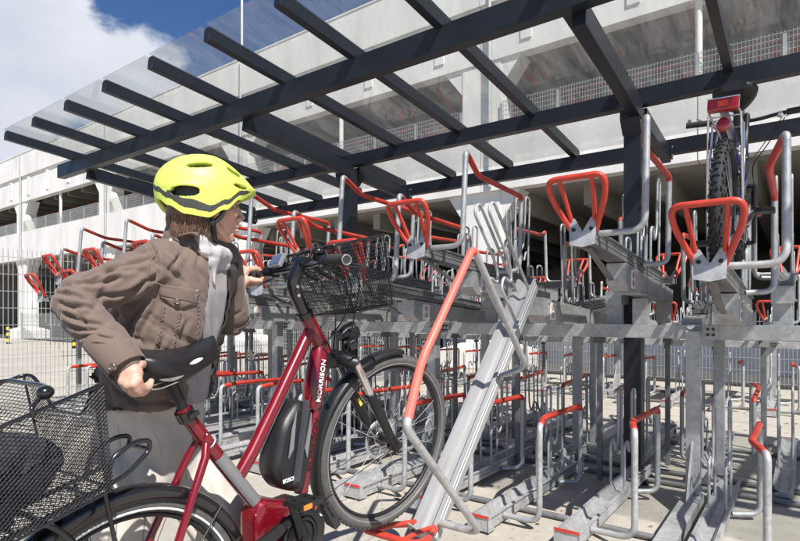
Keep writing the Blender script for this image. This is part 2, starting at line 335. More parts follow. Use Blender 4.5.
for a in JA:
    m=MB(); m.box((gx(11.0),a-.48,5.302),(gx(11.55),a+.48,6.798)); m.prism([(gx(11.02),a-.48,6.798),(gx(11.02),a-.95,6.798),(gx(11.02),a-.48,6.2)],(.5,0,0)); m.prism([(gx(11.02),a+.48,6.798),(gx(11.02),a+.95,6.798),(gx(11.02),a+.48,6.2)],(.5,0,0))
    m.box((gx(11.05),a-.42,.0),(gx(11.65),a+.42,3.928)); m.prism([(gx(11.08),a-.42,3.928),(gx(11.08),a-.9,3.928),(gx(11.08),a-.42,3.2)],(.5,0,0)); m.prism([(gx(11.08),a+.42,3.928),(gx(11.08),a+.9,3.928),(gx(11.08),a+.42,3.2)],(.5,0,0))
    obj('column',m,M['conc_w'],gr)
    m=MB(); m.box((gx(10.7),a-.95,0),(gx(12.0),a+.95,.42),c=.03); m.loft([[Vector((gx(10.72)+x*1.26,a-.93+y*1.86,.42)) for x,y in((0,0),(1,0),(1,1),(0,1))],[Vector((gx(10.98)+x*.74,a-.5+y*1.0,.56)) for x,y in((0,0),(1,0),(1,1),(0,1))]],smooth=False); obj('plinth',m,M['conc_w'],gr)
    m=MB(); m.cyl((gx(10.99)-.09,a-.25,4.0),(gx(10.99)-.09,a-.25,9.0),.05,10); 
    if a>-5: obj('downpipe',m,M['wire'],gr)
for i in range(len(JA)-1):
    am=JA[i]+4.3; m=MB(); m.cyl((gx(11.1),am,5.3),(gx(11.1),am,6.8),.06,12); obj('deck_post',m,M['conc_w'],gr)
    # deck railing of welded mesh
    m=MB(); a0,a1=JA[i]+.5,JA[i+1]-.5
    for z in (5.34,5.44,5.54,5.64,5.74,5.83): m.box((gx(10.985),a0,z-.005),(gx(10.993),a1,z+.005))
    n_=int((a1-a0)/.055)
    for q in range(n_+1):
        a=a0+(a1-a0)*q/n_; m.box((gx(10.977),a-.0035,5.31),(gx(10.984),a+.0035,5.86))
    for q in range(7):
        a=a0+(a1-a0)*q/6; m.box((gx(10.96),a-.03,5.2),(gx(10.976),a+.03,5.80))
    obj('deck_railing',m,M['wire'],gr)
m=MB(); m.box((gx(10.80),JA[0],.005),(gx(28),JA[-1],.03)); obj('garage_floor',m,mat('dark_garage_floor',(.07,.068,.065),.85,0,.2,2),gr)  # floor slab, much darker than the ground outside
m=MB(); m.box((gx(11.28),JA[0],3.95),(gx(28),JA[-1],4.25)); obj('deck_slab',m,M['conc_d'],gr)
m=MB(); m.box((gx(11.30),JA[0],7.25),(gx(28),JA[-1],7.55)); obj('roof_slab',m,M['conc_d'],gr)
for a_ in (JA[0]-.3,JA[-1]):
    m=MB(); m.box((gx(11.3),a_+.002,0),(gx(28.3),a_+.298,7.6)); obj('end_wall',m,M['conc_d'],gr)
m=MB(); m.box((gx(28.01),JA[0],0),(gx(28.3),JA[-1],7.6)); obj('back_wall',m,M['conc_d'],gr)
m=MB()
for zt in (3.948,7.248):
    a=JA[0]+.7
    while a<JA[-1]:
        m.box((gx(11.7),a-.11,zt-.42),(gx(27.9),a+.11,zt)); a+=1.433
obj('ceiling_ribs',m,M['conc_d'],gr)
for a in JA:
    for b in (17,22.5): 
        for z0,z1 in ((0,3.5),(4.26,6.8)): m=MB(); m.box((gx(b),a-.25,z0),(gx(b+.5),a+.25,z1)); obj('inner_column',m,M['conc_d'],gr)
for (b,z) in ((13.0,6.55),(16.2,6.6),(19,6.5)):
    m=MB(); m.cyl((gx(b),JA[0]+1,z),(gx(b),JA[-1]-1,z),.055,8)
    a=JA[0]+2
    while a<JA[-1]-1: m.cyl((gx(b),a,z),(gx(b),a,z+.35),.015,5); m.cyl((gx(b)-.8,a,z-.03),(gx(b)+.8,a,z-.03),.025,6); a+=2.15
    obj('sprinkler_pipe',m,M['redpipe'],gr)
m=MB(); m.cyl((gx(14.2),JA[0]+1,6.45),(gx(14.2),JA[-1]-1,6.45),.12,10); obj('duct',m,M['galv'],gr)
# ground floor mesh panels between the plinths
def mesh_fence(name,p,q,z0,z1,cell=.05,row=.2,posts=2.5,wr=.003,postw=.05,**k):
    p=Vector(p);q=Vector(q);d=q-p;Lh=d.length; ang=math.atan2(d.y,d.x)
    r=empty(name,tuple(p),(0,0,ang),**k); m=MB(); n=int(Lh/cell)
    for i in range(n+1): m.box((i*cell-wr,-wr,z0),(i*cell+wr,wr,z1))
    z=z0+.03
    while z<z1: m.box((0,wr,z-wr*1.2),(Lh,wr*3,z+wr*1.2)); z+=row
    obj('mesh_panel',m,M['wire'],r); x=0
    while x<=Lh+.01:
        m=MB(); m.box((x-postw/2,wr*3+.002,0),(x+postw/2,wr*3+.002+postw,z1+.04),c=.003); obj('post',m,M['wire'],r); x+=posts
    return r
for i in range(len(JA)-2):
    mesh_fence('mesh_fence',W(10.72,JA[i]+1.0),W(10.72,JA[i+1]-1.0),.06,1.28,.055,.2,3.3,.0035,
        label=['grey mesh fence closing the garage bay at the far right edge','grey mesh fence closing the garage bay behind the right half of the racks','grey mesh fence closing the garage bay behind the red bicycle','grey mesh fence closing the garage bay behind the cyclist','grey mesh fence closing the garage bay at the far left edge'][i],cat='fence',group='mesh fences in the ground floor of the garage')
mesh_fence('mesh_fence',W(.9,7.55),W(10.5,7.55),.05,1.98,.05,.2,2.4,.0028,.05,label='tall thin wire mesh fence on the left beside the cyclist elbow',cat='fence')
# low pale wall inside the ground floor and bollards
m=MB(); m.box((0,-6,0),(.2,5.6,.72),c=.01); o=obj('low_wall',m,M['conc_w'],label='low pale wall inside the garage behind the mesh fence',cat='wall'); o.location=W(12.6,2.2); o.rotation_euler=ORI
for (x,y,d,lb) in ((8,343,22.6,'striped bollard in front of the leftmost garage column'),(74,349,19.6,'striped bollard left of the cyclist elbow')):
    r=empty('bollard',tuple(Vector(((x-400)/F*d,d,0))),label='black and yellow '+lb,cat='bollard',group='striped bollards by the garage')
    m=MB(); m.cyl((0,0,0),(0,0,.75),.06,12); obj('pole',m,M['black'],r)
    for z in (.1,.34,.58):
        m=MB(); m.cyl((0,0,z),(0,0,z+.12),.064,12); obj('band',m,M['stopyel'],r)
p=W(16,20.66); r=empty('lamp_mast',(p.x,p.y,7.5),label='thin white mast rising above the garage roof',cat='mast')
m=MB(); m.cyl((0,0,0),(0,0,9),.05,10); obj('pole',m,M['conc_w'],r)

rnd=random.Random(5); m=MB()
for i in range(420):
    b=rnd.uniform(2.2,9.5); a=rnd.uniform(-.5,7.2); p=W(b,a,.004+rnd.random()*.006); s_=rnd.uniform(.006,.022); t=rnd.random()*6.28; k=rnd.uniform(.35,.8)
    q=[Vector((math.cos(t+j*pi/3)*s_*(1 if j%3 else 1.6),math.sin(t+j*pi/3)*s_*k,rnd.uniform(0,.006))) for j in range(6)]
    m.add([p+v for v in q],[(0,1,2,3,4,5)])
obj('fallen_leaves',m,mat('dry_leaf',(.13,.075,.03),.8,0,.4,30),label='scattered dry brown leaves and grit on the concrete under the racks',cat='litter',kind='stuff')
# ------------------------------------------------------------------ racks
SP=.4865
HI,LO=1.62,1.43
def tray_a(k): return {-2:.325,-1:.875,0:1.37}.get(k,1.87+SP*(k-1))
TL=1.65
def channel_mb(L,w=.10,h=.055):
    # pressed channel: trough with ribbed flanks
    pr=[(-w/2-.012,.0),(-w/2-.012,.006),(-w/2+.006,.006),(-.022,-h*.62),(.022,-h*.62),(w/2-.006,.006),(w/2+.012,.006),(w/2+.012,0),
        (w/2+.002,-.004),(w/2+.002,-.018),(w/2-.004,-.021),(w/2+.002,-.024),(w/2+.002,-.040),(w/2-.004,-.043),(w/2+.002,-.046),(w/2+.002,-h-.012),
        (-w/2-.002,-h-.012),(-w/2-.002,-.046),(-w/2+.004,-.043),(-w/2-.002,-.040),(-w/2-.002,-.024),(-w/2+.004,-.021),(-w/2-.002,-.018),(-w/2-.002,-.004)]
    m=MB(); A=[Vector((0,y,z)) for y,z in pr]; B=[Vector((L,y,z)) for y,z in pr]; n=len(pr); fs=[(i,(i+1)%n,n+(i+1)%n,n+i) for i in range(n)]
    m.add(A+B,fs); m.add(A,[(0,1,2,22,23),(2,3,20,21,22),(3,4,11,12,13,14,15,16,17,18,19),(4,5,10,11),(5,6,7,8,9,10)] ); m.add(B,[(0,1,2,22,23),(2,3,20,21,22),(3,4,11,12,13,14,15,16,17,18,19),(4,5,10,11),(5,6,7,8,9,10)])
    return m
def handle_mb(x0,x1,h0,h1,h2,off=.27,xm=.30,z0=-.01,r=.0165):
    p=[(x0,-.055,z0),(x0,-off,z0),(x0,-off,h0),(x0+xm,-off+.075,h1),(x1,-off+.075,h2),(x1,-off+.075,z0-.01),(x1-.06,-.06,z0-.02)]
    q=fillet(p,[0,.075,.035,.06,.04,.06,0],6)
    # split: grey up to the top bend, red along the top, grey down
    iu=max(i for i,v in enumerate(q) if v.z>h0-.035 and v.x<x0+.02)+2; id_=max(i for i,v in enumerate(q) if v.z>h2-.03)
    g=MB(); g.tube(q,r,10)
    rd=MB(); rd.tube(q[iu:id_+1],r*1.07,10); return g,rd
def hoop_mb(x,y,h=.66,w=.085,low=.27,r=.0085):
    m=MB(); p=fillet([(x-.18,y,-.02),(x-.18,y,low),(x-.11,y,low+.02),(x-.07,y,low-.07),(x-.02,y,low-.03),(x,y,low+.05),(x,y,h),(x+w,y,h),(x+w,y,-.02)],[0,.035,.03,.03,.03,.05,.04,.04,0],5); m.tube(p,r,8); return m
def loop_mb():
    th=math.radians(125); X=Vector((math.cos(th),0,math.sin(th))); P=lambda w,l: X*l+Vector((.02,w,0))
    m=MB(); m.tube(fillet([P(.055,-.01),P(.128,.17),P(.138,.275),P(-.138,.275),P(-.128,.17),P(-.055,-.01)],[0,.09,.075,.075,.09,0],7),.0145,12)
    for s in (-1,1): m.tube([P(.052*s,.0)+Vector((.012,0,0)),P(.068*s,.16)+Vector((.016,0,0)),P(.078*s,.274)],.0115,8)
    return m
def plate_mb():
    m=MB(); s=[(-.062,-.075),(-.066,.02),(-.056,.055),(-.04,.058),(0,-.012),(.04,.058),(.056,.055),(.066,.02),(.062,-.075),(0,-.088)]
    m.prism([(-.006,y,z) for y,z in s],(.005,0,0))
    m2=MB()
    for y in (-.043,.043): m2.cyl((-.012,y,.0),(-.005,y,.0),.010,8)
    return m,m2
ME={}
def make_tray(mt_ch,lab,root_loc,rot,upper=True,redm='red',strut=True):
    r=empty('bicycle_tray',root_loc,rot,label=lab,cat='bicycle rack tray')
    c_=obj('channel',channel_mb(TL),mt_ch,r)
    pm,pb=plate_mb()
    if upper:
        e=obj('end_plate',pm,M['galv'],r); obj('bolt',pb,M['black'],e)
        obj('push_loop',loop_mb(),M[redm] if redm=='red' else M['red'],r)
        g_,rd=handle_mb(.08,1.05,.55,.50,.53)
    else:
        m=MB(); m.box((-.004,-.066,-.07),(.0,.066,.012)); m.prism([(-.01,-.066,-.07),(.07,-.066,-.07),(.0,-.066,.02),(-.01,-.066,.02)],(0,.004,0)); m.prism([(-.01,.062,-.07),(.07,.062,-.07),(.0,.062,.02),(-.01,.062,.02)],(0,.004,0)); obj('end_cap',m,M['galv'],r)
        m=MB(); m.box((-.009,-.068,.002),(-.0045,.068,.018)); obj('cap_lip',m,M['red'],r)
        g_,rd=handle_mb(.20,1.12,.50,.505,.49,xm=.26,z0=-.03)
    h_=obj('grab_handle',g_,M['galv'],r); obj('grip',rd,M[redm],h_)
    for y in (-.042,.042): obj('wheel_hoop',hoop_mb(1.47 if upper else 1.10,y,.66 if upper else .60),M['galv'],r)
    if upper:
        m=MB()
        for y in (-.046,.046):
            m.tube(fillet([(1.0,y,-.02),(1.0,y,.16),(1.12,y,.16),(1.12,y,-.02)],.04,4),.0085,8)
        obj('wheel_guide',m,M['galv'],r)
        if strut:
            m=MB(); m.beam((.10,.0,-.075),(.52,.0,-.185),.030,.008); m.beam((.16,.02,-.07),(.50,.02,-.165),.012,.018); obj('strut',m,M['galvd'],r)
    return r
ordn=['first','second','third','fourth','fifth','sixth','seventh','eighth','ninth','tenth','eleventh','twelfth','thirteenth','fourteenth','fifteenth','sixteenth']
P0=math.atan(.075)
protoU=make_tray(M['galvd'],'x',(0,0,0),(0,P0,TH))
protoL=make_tray(M['galv'],'x',(0,0,0),(0,0.01,TH),upper=False)
index_kids()
used={'U':0,'L':0}
def place(kind,b,a,z,label,group,pitch):
    p=protoU if kind=='U' else protoL
    o=p if used[kind]==0 else copy_tree(p); used[kind]=1
    o.location=W(b,a,z); o.rotation_euler=(0,pitch,TH); o['label']=label; o['group']=group; return o
for k in range(-2,13):
    n=k+2
    if k!=0:
        hi=(k%2)!=0
        lb={-2:'upper bicycle tray under the mountain bike, with wide red push loop',-1:'upper empty bicycle tray with wide red push loop left of the dark column'}.get(k,'%s raised front-rack tray with red loop, counted leftward from the lowered aluminium tray'%ordn[k-1])
        place('U',2.72,tray_a(k),HI if hi else LO,lb,'upper trays of the front bicycle rack',P0)
    lb='%s floor level bicycle tray from the right in the front rack'%ordn[n]
    place('L',2.70,tray_a(k)+(.07 if k<1 else 0),.085+(.03 if k%2 else 0),lb,'floor trays of the front bicycle rack',.005)
# lowered tray in use
tz=1.2-.6956*1.37; T=make_tray(M['alu'],'bright aluminium tray pulled out and tilted down in front of the red bicycle',tuple(W(1.472*1.37+.02,1.37,tz-.01)),(0,-math.radians(45.6),TH),redm='pink',strut=False)
tag(T,group='upper trays of the front bicycle rack')
g_,rd=handle_mb(.06,.98,.76,.76,.80)
for o in list(T.children):
    if o.name.startswith('wheel_guide'): bpy.data.objects.remove(o)
for o in list(T.children):
    if o.name.startswith('grab_handle'):
        o.data=g_.mesh('grab_handle',M['galv']); o.children[0].data=rd.mesh('grip',M['pink'])
for o in list(T.children):
    if o.name.startswith('channel'): o.data=channel_mb(TL,.100,.07).mesh('channel',M['alu'])
# ---- trays on the far side of the same double-sided rack, and the rack nearer the garage
FB=6.02
def mirror(o,b,a,z,pitch):
    o.location=W(b,a,z); o.rotation_euler=(0,pitch,TH+pi)
for j in range(0,16):
    a=.10+SP*j; hi=j%2==0
    o=place('U',0,0,0,'%s raised far-side tray counted from the right, its red loop towards the garage'%ordn[j],'raised trays on the far side of the double rack',P0); mirror(o,FB,a,HI-.04 if hi else LO-.03,P0)
    o=place('L',0,0,0,'%s floor tray from the right on the far side of the double rack'%ordn[j],'floor trays on the far side of the double rack',.005); mirror(o,FB,a,.085,.005)
for j in range(0,13):
    a=.30+.56*j
    place('L',7.75,a,.085,'%s floor tray from the right in the rack nearest the garage'%ordn[j],'floor trays of the rack nearest the garage',.005)
    place('U',7.75,a,1.30 if j%2 else 1.12,'%s raised tray from the right in the rack nearest the garage'%ordn[j],'raised trays of the rack nearest the garage',P0)
# ---- frames
def sticker(parent,x,y,z):
    m=MB(); m.box((x,y-.0015,z-.048),(x+.07,y,z+.048)); s=obj('sticker',m,M['white'],parent)
    return s
pm=MB()
for zz in (.022,-.022):
    pm.torus((.035,-.0035,zz*1.15),(0,1,0),.018,.0022,20,6)
    pm.beam((.024,-.0036,zz*1.15-.011),(.046,-.0036,zz*1.15+.011),.0016,.003); pm.box((.031,-.0042,zz*1.15-.008),(.039,-.003,zz*1.15+.008))
pict=pm.mesh('pictogram',mat('pictogram_red',(.35,.08,.07),.5))
stm=MB(); stm.box((-.012,-.003,-.056),(.082,0,.056)); stm=stm.mesh('sticker',M['white'])
def rack_frame(b0,a_list,label,zoff=0,stick=True,apost0=.55,amin=-.6,amax=7.6,mir=False):
    r=empty('rack_frame',tuple(W(b0,0,0)),(0,0,TH+pi) if mir else ORI,label=label,cat='rack frame')
    if mir: amin,amax,apost0=-7.6,.6,-7.25; a_list=[(-a,h) for a,h in a_list]
    RB=1.18   # rail offset from the tray fronts
    m=MB(); m.box((RB,amin,1.046+zoff),(RB+.06,amax,1.137+zoff),c=.004); obj('rail',m,M['galv'],r)
    a=apost0
    while a<amax:
        m=MB(); m.box((RB-.002+.062,a-.045,.0),(RB+.16,a+.045,1.044+zoff),c=.004); obj('post',m,M['galv'],r) if False else None
        pw=.022 if mir else .04
        m=MB(); m.box((RB-.004-pw*2,a-pw,.09),(RB-.004,a+pw,1.10+zoff),c=.004)
        m.prism([(RB-.07,a-.041,1.10+zoff),(RB-.0045,a-.041,1.13+zoff),(RB-.0045,a-.041,1.04+zoff)],(0,.082,0)); ps=obj('post',m,M['galv'],r)
        m=MB(); m.box((RB-.012,a-.13,1.05+zoff),(RB-.0045,a+.042,1.135+zoff)); 
        bt=MB()
        for dx,dz in ((-.105,.0),(-.105,.035),(-.075,.0),(-.075,.035)): bt.cyl((RB-.022,a+dx,1.075+dz+zoff),(RB-.012,a+dx,1.075+dz+zoff),.009,6)
        pl=obj('joint_plate',m,M['galv'],r); obj('bolt',bt,M['black'],pl)
        m=MB(); m.box((-.14,a-.05,.0),(RB+.02,a+.05,.088),c=.004)
        m.prism([(RB-.30,a-.006,.089),(RB-.086,a-.006,.089),(RB-.086,a-.006,.42)],(0,.012,0)); obj('foot',m,M['galv'],r)
        m=MB(); m.box((RB+.74,a-.09,.02),(RB+.79,a-.02,1.045+zoff),c=.004) if not mir else m.box((RB+.20,a-.09,.02),(RB+.25,a-.02,1.045+zoff),c=.004); obj('upright',m,M['galv'],r)
        m=MB(); m.box((RB+.70,a-.13,0),(RB+.83,a+.02,.02)) if not mir else m.box((RB+.16,a-.13,0),(RB+.29,a+.02,.02)); obj('foot_plate',m,M['black'],r)
        for da in (.62,1.25):
            m=MB(); m.box((RB+.10,a+da-.018,.02),(RB+.13,a+da+.018,1.0+zoff),c=.003); m.prism([(RB+.06,a+da-.031,1.0+zoff),(RB+.16,a+da-.031,1.0+zoff),(RB+.14,a+da-.031,1.045+zoff),(RB+.09,a+da-.031,1.045+zoff)],(0,.062,0)); obj('upright',m,M['galvd'],r)
        a+=1.925
    for x in (.42,1.5):
        m=MB(); m.tube([(x,amin,.022),(x,amax,.022)],.018,10); obj('ground_rail',m,M['galvd'],r)
    for (a,hi) in a_list:
        zt=(HI if hi else LO)-.075*.6-.075+zoff
        m=MB(); L=1.42
        m.prism([(.60,a-.055,zt),(.60+L,a-.055,zt-.075*L),(.60+L,a-.055,zt-.16-.03*L),(.66,a-.055,zt-.16),(.60,a-.055,zt-.11)],(0,.11,0))
        m.box((.9,a-.068,zt-.172),(1.55,a+.068,zt-.166)) if hi else None
        hs=obj('tray_housing',m,M['galv'],r)
        if hi:
            for x in (1.19,1.93):
                m=MB(); m.box((x,a-.05,1.139+zoff),(x+.045,a+.05,zt-.19),c=.003); obj('stand',m,M['galv'],hs)
        if stick:
            s=link('sticker',stm,hs); s.location=(.72,a-.0562,zt-.088); p_=link('pictogram',pict,s); 
        m=MB()
        for x in (.70,.95,1.3): m.cyl((x,a-.063,zt-.03-.03*(x-.6)),(x,a-.0555,zt-.03-.03*(x-.6)),.008,6)
        obj('bolt',m,M['wire'],hs)
    return r
al=[(tray_a(k),(k%2)!=0) for k in range(-2,13)]
rack_frame(2.72,al,'galvanised steel frame carrying the front two-level bicycle rack')
rack_frame(FB,[(.10+SP*j,j%2==0) for j in range(16)],'galvanised steel frame carrying the far side of the double rack',zoff=-.03,stick=False,mir=True)
rack_frame(7.75,[(.30+.56*j,j%2==1) for j in range(13)],'galvanised steel frame of the rack nearest the garage',zoff=-.30,stick=False,apost0=.4)
# ------------------------------------------------------------------ mountain bike on the raised right tray
def wheel_parts(root,c,ax,R,rt,name='wheel',nsp=28,tyre='rubber',knob=False,rimm='black',refl=False,spm='chrome',disc=False,hubm='blackg'):
    c=Vector(c); ax=Vector(ax).normalized(); e1=Vector((0,0,1)); e1=(e1-ax*e1.dot(ax)).normalized(); e2=ax.cross(e1)
    P=lambda r,t,w=0: c+(e1*math.cos(t)+e2*math.sin(t))*r+ax*w
    m=MB(); m.torus(c,ax,R-rt-.012,.012,72,8,flat=.9); m.torus(c,ax,R-rt*2-.004,.008,72,6,flat=1.2); w_=obj(name,m,M[rimm],root)
    m=MB(); m.torus(c,ax,R-rt,rt,80,14)
    if knob:
        for i in range(64):
            t=2*pi*i/64
            for wv in (-.62,-.2,.2,.62) if i%2 else (-.8,0,.8):
                p=P(R-rt+rt*math.cos(wv*1.2)*1.0,t,rt*math.sin(wv*1.2)); d=(p-P(R-rt,t)).normalized(); tn=ax.cross(d).normalized()
                m.beam(p-d*.004,p+d*.007,.009,.014,up=tn)
    else:
        for i in range(90):
            t=2*pi*i/90
            for s in (-1,1):
                p=P(R-rt+rt*math.cos(.55),t,s*rt*math.sin(.55)); d=(p-P(R-rt,t)).normalized(); m.beam(p-d*.003,p+d*.0022,.006,.012,up=ax)
    ty=obj('tyre',m,M[tyre],w_)
    if refl:
        m=MB(); 
        for s in (-1,1): m.torus(c+ax*s*rt*.86,ax,R-rt*1.45,.004,72,6,flat=.5)
        obj('reflective_strip',m,M['silver'] if refl==1 else M['letter'],ty)
    m=MB(); m.cyl(c-ax*.05,c+ax*.05,.014,16); m.cyl(c-ax*.032,c-ax*.026,.03,20); m.cyl(c+ax*.026,c+ax*.032,.03,20); m.cyl(c-ax*.064,c+ax*.064,.008,10)
    obj('hub',m,M[hubm],w_)
    m=MB()
    for i in range(nsp):
        t=2*pi*i/nsp; s=1 if i%2 else -1; dt=(.42 if (i//2)%2 else -.42)
        m.tube([P(.028,t+dt,s*.029),P(R-rt*2-.004,t,s*.003)],.0011,4,cap=False)
    obj('spokes',m,M[spm],w_)
    if disc:
        m=MB(); m.torus(c+ax*disc,ax,.078,.011,40,6,flat=.12); m.torus(c+ax*disc,ax,.03,.006,24,6,flat=.2)
        for i in range(6):
            t=pi*i/3; m.beam(P(.03,t,disc),P(.07,t+.3,disc),.008,.002,up=ax)
        obj('brake_disc',m,M['chrome'],w_)
    return w_
mb=empty('mountain_bike',tuple(W(3.05,.318,1.375)),(math.radians(2.2),.045,TH),label='dark blue mountain bike with red tail light standing on the raised tray at the right',cat='bicycle')
RW=.33
wheel_parts(mb,(0,0,RW),(0,1,0),RW,.030,knob=True,rimm='silver',nsp=24)
wheel_parts(mb,(1.06,0,RW),(0,1,0),RW,.027,knob=True,rimm='silver',nsp=24)
m=MB(); ST=(.42,0,.80); BBx=(.47,0,.33); HT=(.90,0,.86); HB=(.94,0,.70)
ST_=(.33,0,.76)
m.tube([BBx,ST_],.017,12); m.tube([HT,HB],.02,12); m.tube([(.905,0,.83),(.36,0,.68)],.017,12); m.tube([(.935,0,.73),BBx],.021,12); m.tube([(.46,-.035,.33),(.48,.035,.33)],.024,12)
for s in (-1,1): m.tube([(.34,s*.01,.69),(.25,s*.045,.58),(0,s*.065,RW)],.0085,8); m.tube([(.46,s*.03,.33),(.36,s*.045,.33),(0,s*.065,RW)],.0095,8)
obj('frame',m,M['blue'],mb)
m=MB(); m.tube([ST_,(.30,0,.965)],.014,10); obj('seat_post',m,M['black'],mb)
def saddle_mesh(L=.27,w=.08,M_=None,drop=.012):
    rings=[]
    for i in range(15):
        u=i/14; x=-L/2+L*u
        hw=w*(1-.02*u) if u<.25 else w*(max(.0,1-((u-.25)/.75))**1.25*.78+.22)
        if u<.12: hw*= (.55+.45*math.sin(u/.12*pi/2))
        if u>.93: hw*=(1-((u-.93)/.07)**2*.55)
        zt=.028*(1-u)**1.5+.012*math.cos(u*pi*2)*.4-drop*math.sin(u*pi)
        th=.036 if u<.5 else .036-.012*(u-.5)*2
        if u<.08: th*=.7
        rings.append([Vector((x,hw*math.cos(t),zt+(.016+.012*(1-abs(math.cos(t))))*max(0,math.sin(t))**.6 if math.sin(t)>=0 else zt-th*abs(math.sin(t))**.55)) for t in [2*pi*q/24 for q in range(24)]])
    m=MB(); m.loft(rings); return m
m=saddle_mesh(.26,.102).xf(lambda v:v+Vector((.275,0,.958))); sd_=obj('saddle',m,M['black'],mb)
m=MB()
for s in (-1,1): m.tube([(.17,s*.03,.972),(.26,s*.025,.958),(.38,s*.02,.968)],.004,6)
obj('saddle_rails',m,M['chrome'],sd_)
m=MB()
for s in (-1,1):
    m.tube([(.0,s*.075,RW+.03),(-.17,s*.065,.74)],.005,8); m.tube([(.0,s*.075,RW+.03),(-.02,s*.065,.74)],.005,8); m.tube([(.0,s*.075,RW+.03),(.12,s*.06,.74)],.005,8)
    m.tube(fillet([(-.20,s*.0,.745),(-.20,s*.062,.745),(.26,s*.05,.745)],.03,4),.005,8)
m.tube([(-.12,-.06,.745),(-.12,.06,.745)],.004,6); m.tube([(.05,-.06,.745),(.05,.06,.745)],.004,6); m.box((-.18,-.018,.742),(.26,.018,.75))
obj('luggage_rack',m,M['chrome'],mb)
m=MB(); m.box((-.245,-.062,.732),(-.205,.062,.788),c=.008); tl=obj('tail_light',m,M['taillamp'],mb)
m=MB(); m.box((-.236,-.064,.789),(-.2,.064,.795),c=.002); obj('lamp_rim',m,M['chrome'],tl)
m=MB(); m.box((-.2462,-.022,.748),(-.2455,.02,.774)); obj('bulb_window',m,mat('amber_red_window',(.65,.07,.02),.2,0,.2,30),tl)
m=MB(); m.ell((-.20,.0,.68),(.014,.028,.034)); obj('reflector',m,M['taillamp'],mb)
m=MB()
for s in (-1,1): m.tube([(.955,s*.055,.60),(1.06,s*.058,RW)],.013,10); m.tube([(.945,s*.055,.66),(.965,s*.055,.54)],.018,10)
m.tube([(.945,-.06,.665),(.945,.06,.665)],.016,10); m.tube([(.94,0,.67),HB],.015,10); obj('fork',m,M['black'],mb)
m=MB(); m.tube([(.895,0,.86),(.880,0,1.09),(.94,0,1.075)],.016,10); m.tube(fillet([(.915,.31,1.09),(.93,.16,1.09),(.945,.06,1.075),(.945,-.06,1.075),(.93,-.16,1.09),(.915,-.31,1.09)],.05,4),.0115,10); hb_=obj('handlebar',m,M['black'],mb)
for s in (-1,1):
    m=MB(); m.tube([(.925,s*.20,1.09),(.913,s*.34,1.09)],.019,12); obj('grip',m,M['rubber'],hb_)
    m=MB(); m.tube([(.93,s*.19,1.09),(.97,s*.20,1.08),(.985,s*.29,1.15)],.006,8); m.ell((.935,s*.17,1.085),(.02,.022,.02)); m.tube([(.905,s*.325,1.09),(.97,s*.335,1.12),(1.0,s*.335,1.15)],.012,8); obj('brake_lever',m,M['chrome'],hb_)
m=MB()
for s in (-1,1): m.tube(fillet([(.985,s*.19,1.08),(1.04,s*.10,.93),(.97,s*.03,.80),(.955,s*.05,.68)],.08,6),.0035,6,cap=False)
m.tube(fillet([(.96,-.18,1.08),(1.02,-.05,.88),(.86,-.025,.80),(.60,-.02,.75),(.36,-.02,.69),(.15,-.05,.52),(.03,-.07,.30)],.06,5),.003,6,cap=False); obj('cable',m,M['black'],mb)
m=MB()
for i,(r_,y) in enumerate(((.055,-.050),(.048,-.044),(.042,-.038),(.036,-.032),(.03,-.026))): m.torus((0,y,RW),(0,1,0),r_-.004,.0045,36,6,flat=.3)
for r_,y in ((.09,-.055),(.065,-.049)): m.torus((.47,y,.33),(0,1,0),r_,.005,44,6,flat=.4)
for t in range(5): q=t*2*pi/5; m.beam((.47,-.05,.33),(.47+.085*math.cos(q),-.052,.33+.085*math.sin(q)),.012,.004,up=Vector((0,1,0)))
m.box((-.015,-.062,.235),(.02,-.045,.30),c=.004); m.torus((.005,-.052,.225),(0,1,0),.018,.005,20,6,flat=.5); obj('gears',m,M['silver'],mb)
m=MB(); m.tube([(.0,-.048,RW+.05),(.47,-.054,.42)],.004,5); m.tube([(.01,-.05,.21),(.44,-.054,.245)],.004,5); obj('chain',m,M['silver'],mb)
for s,t in ((-1,.7),(1,.7+pi)):
    e=Vector((.47+.165*math.cos(t),s*.075,.33+.165*math.sin(t))); m=MB(); m.beam((.47,s*.06,.33),e,.014,.022,up=Vector((0,1,0))); ck=obj('crank',m,M['silver'],mb)
    m=MB(); m.box((e.x-.045,min(s*.09,s*.18),e.z-.012),(e.x+.045,max(s*.09,s*.18),e.z+.012),c=.004); m.cyl(e,e+Vector((0,s*.03,0)),.007,8); obj('pedal',m,M['black'],ck)
me=text_mesh('9',.075,M['letter']); o=link('lettering',me,mb); o.matrix_local=frame(Vector((.38,-.0195,.62)),Vector((.0,0,1)),Vector((-1,0,0)),Vector((0,-1,0)))
m=MB()
for s in (-1,1): m.tube(fillet([(.24,s*.05,.60),(.20,s*.05,.66),(.17,s*.02,.68)],.03,4),.007,8); m.box((.235,s*.035-.008,.585),(.275,s*.035+.008,.60))
obj('rim_brake',m,M['chrome'],mb)
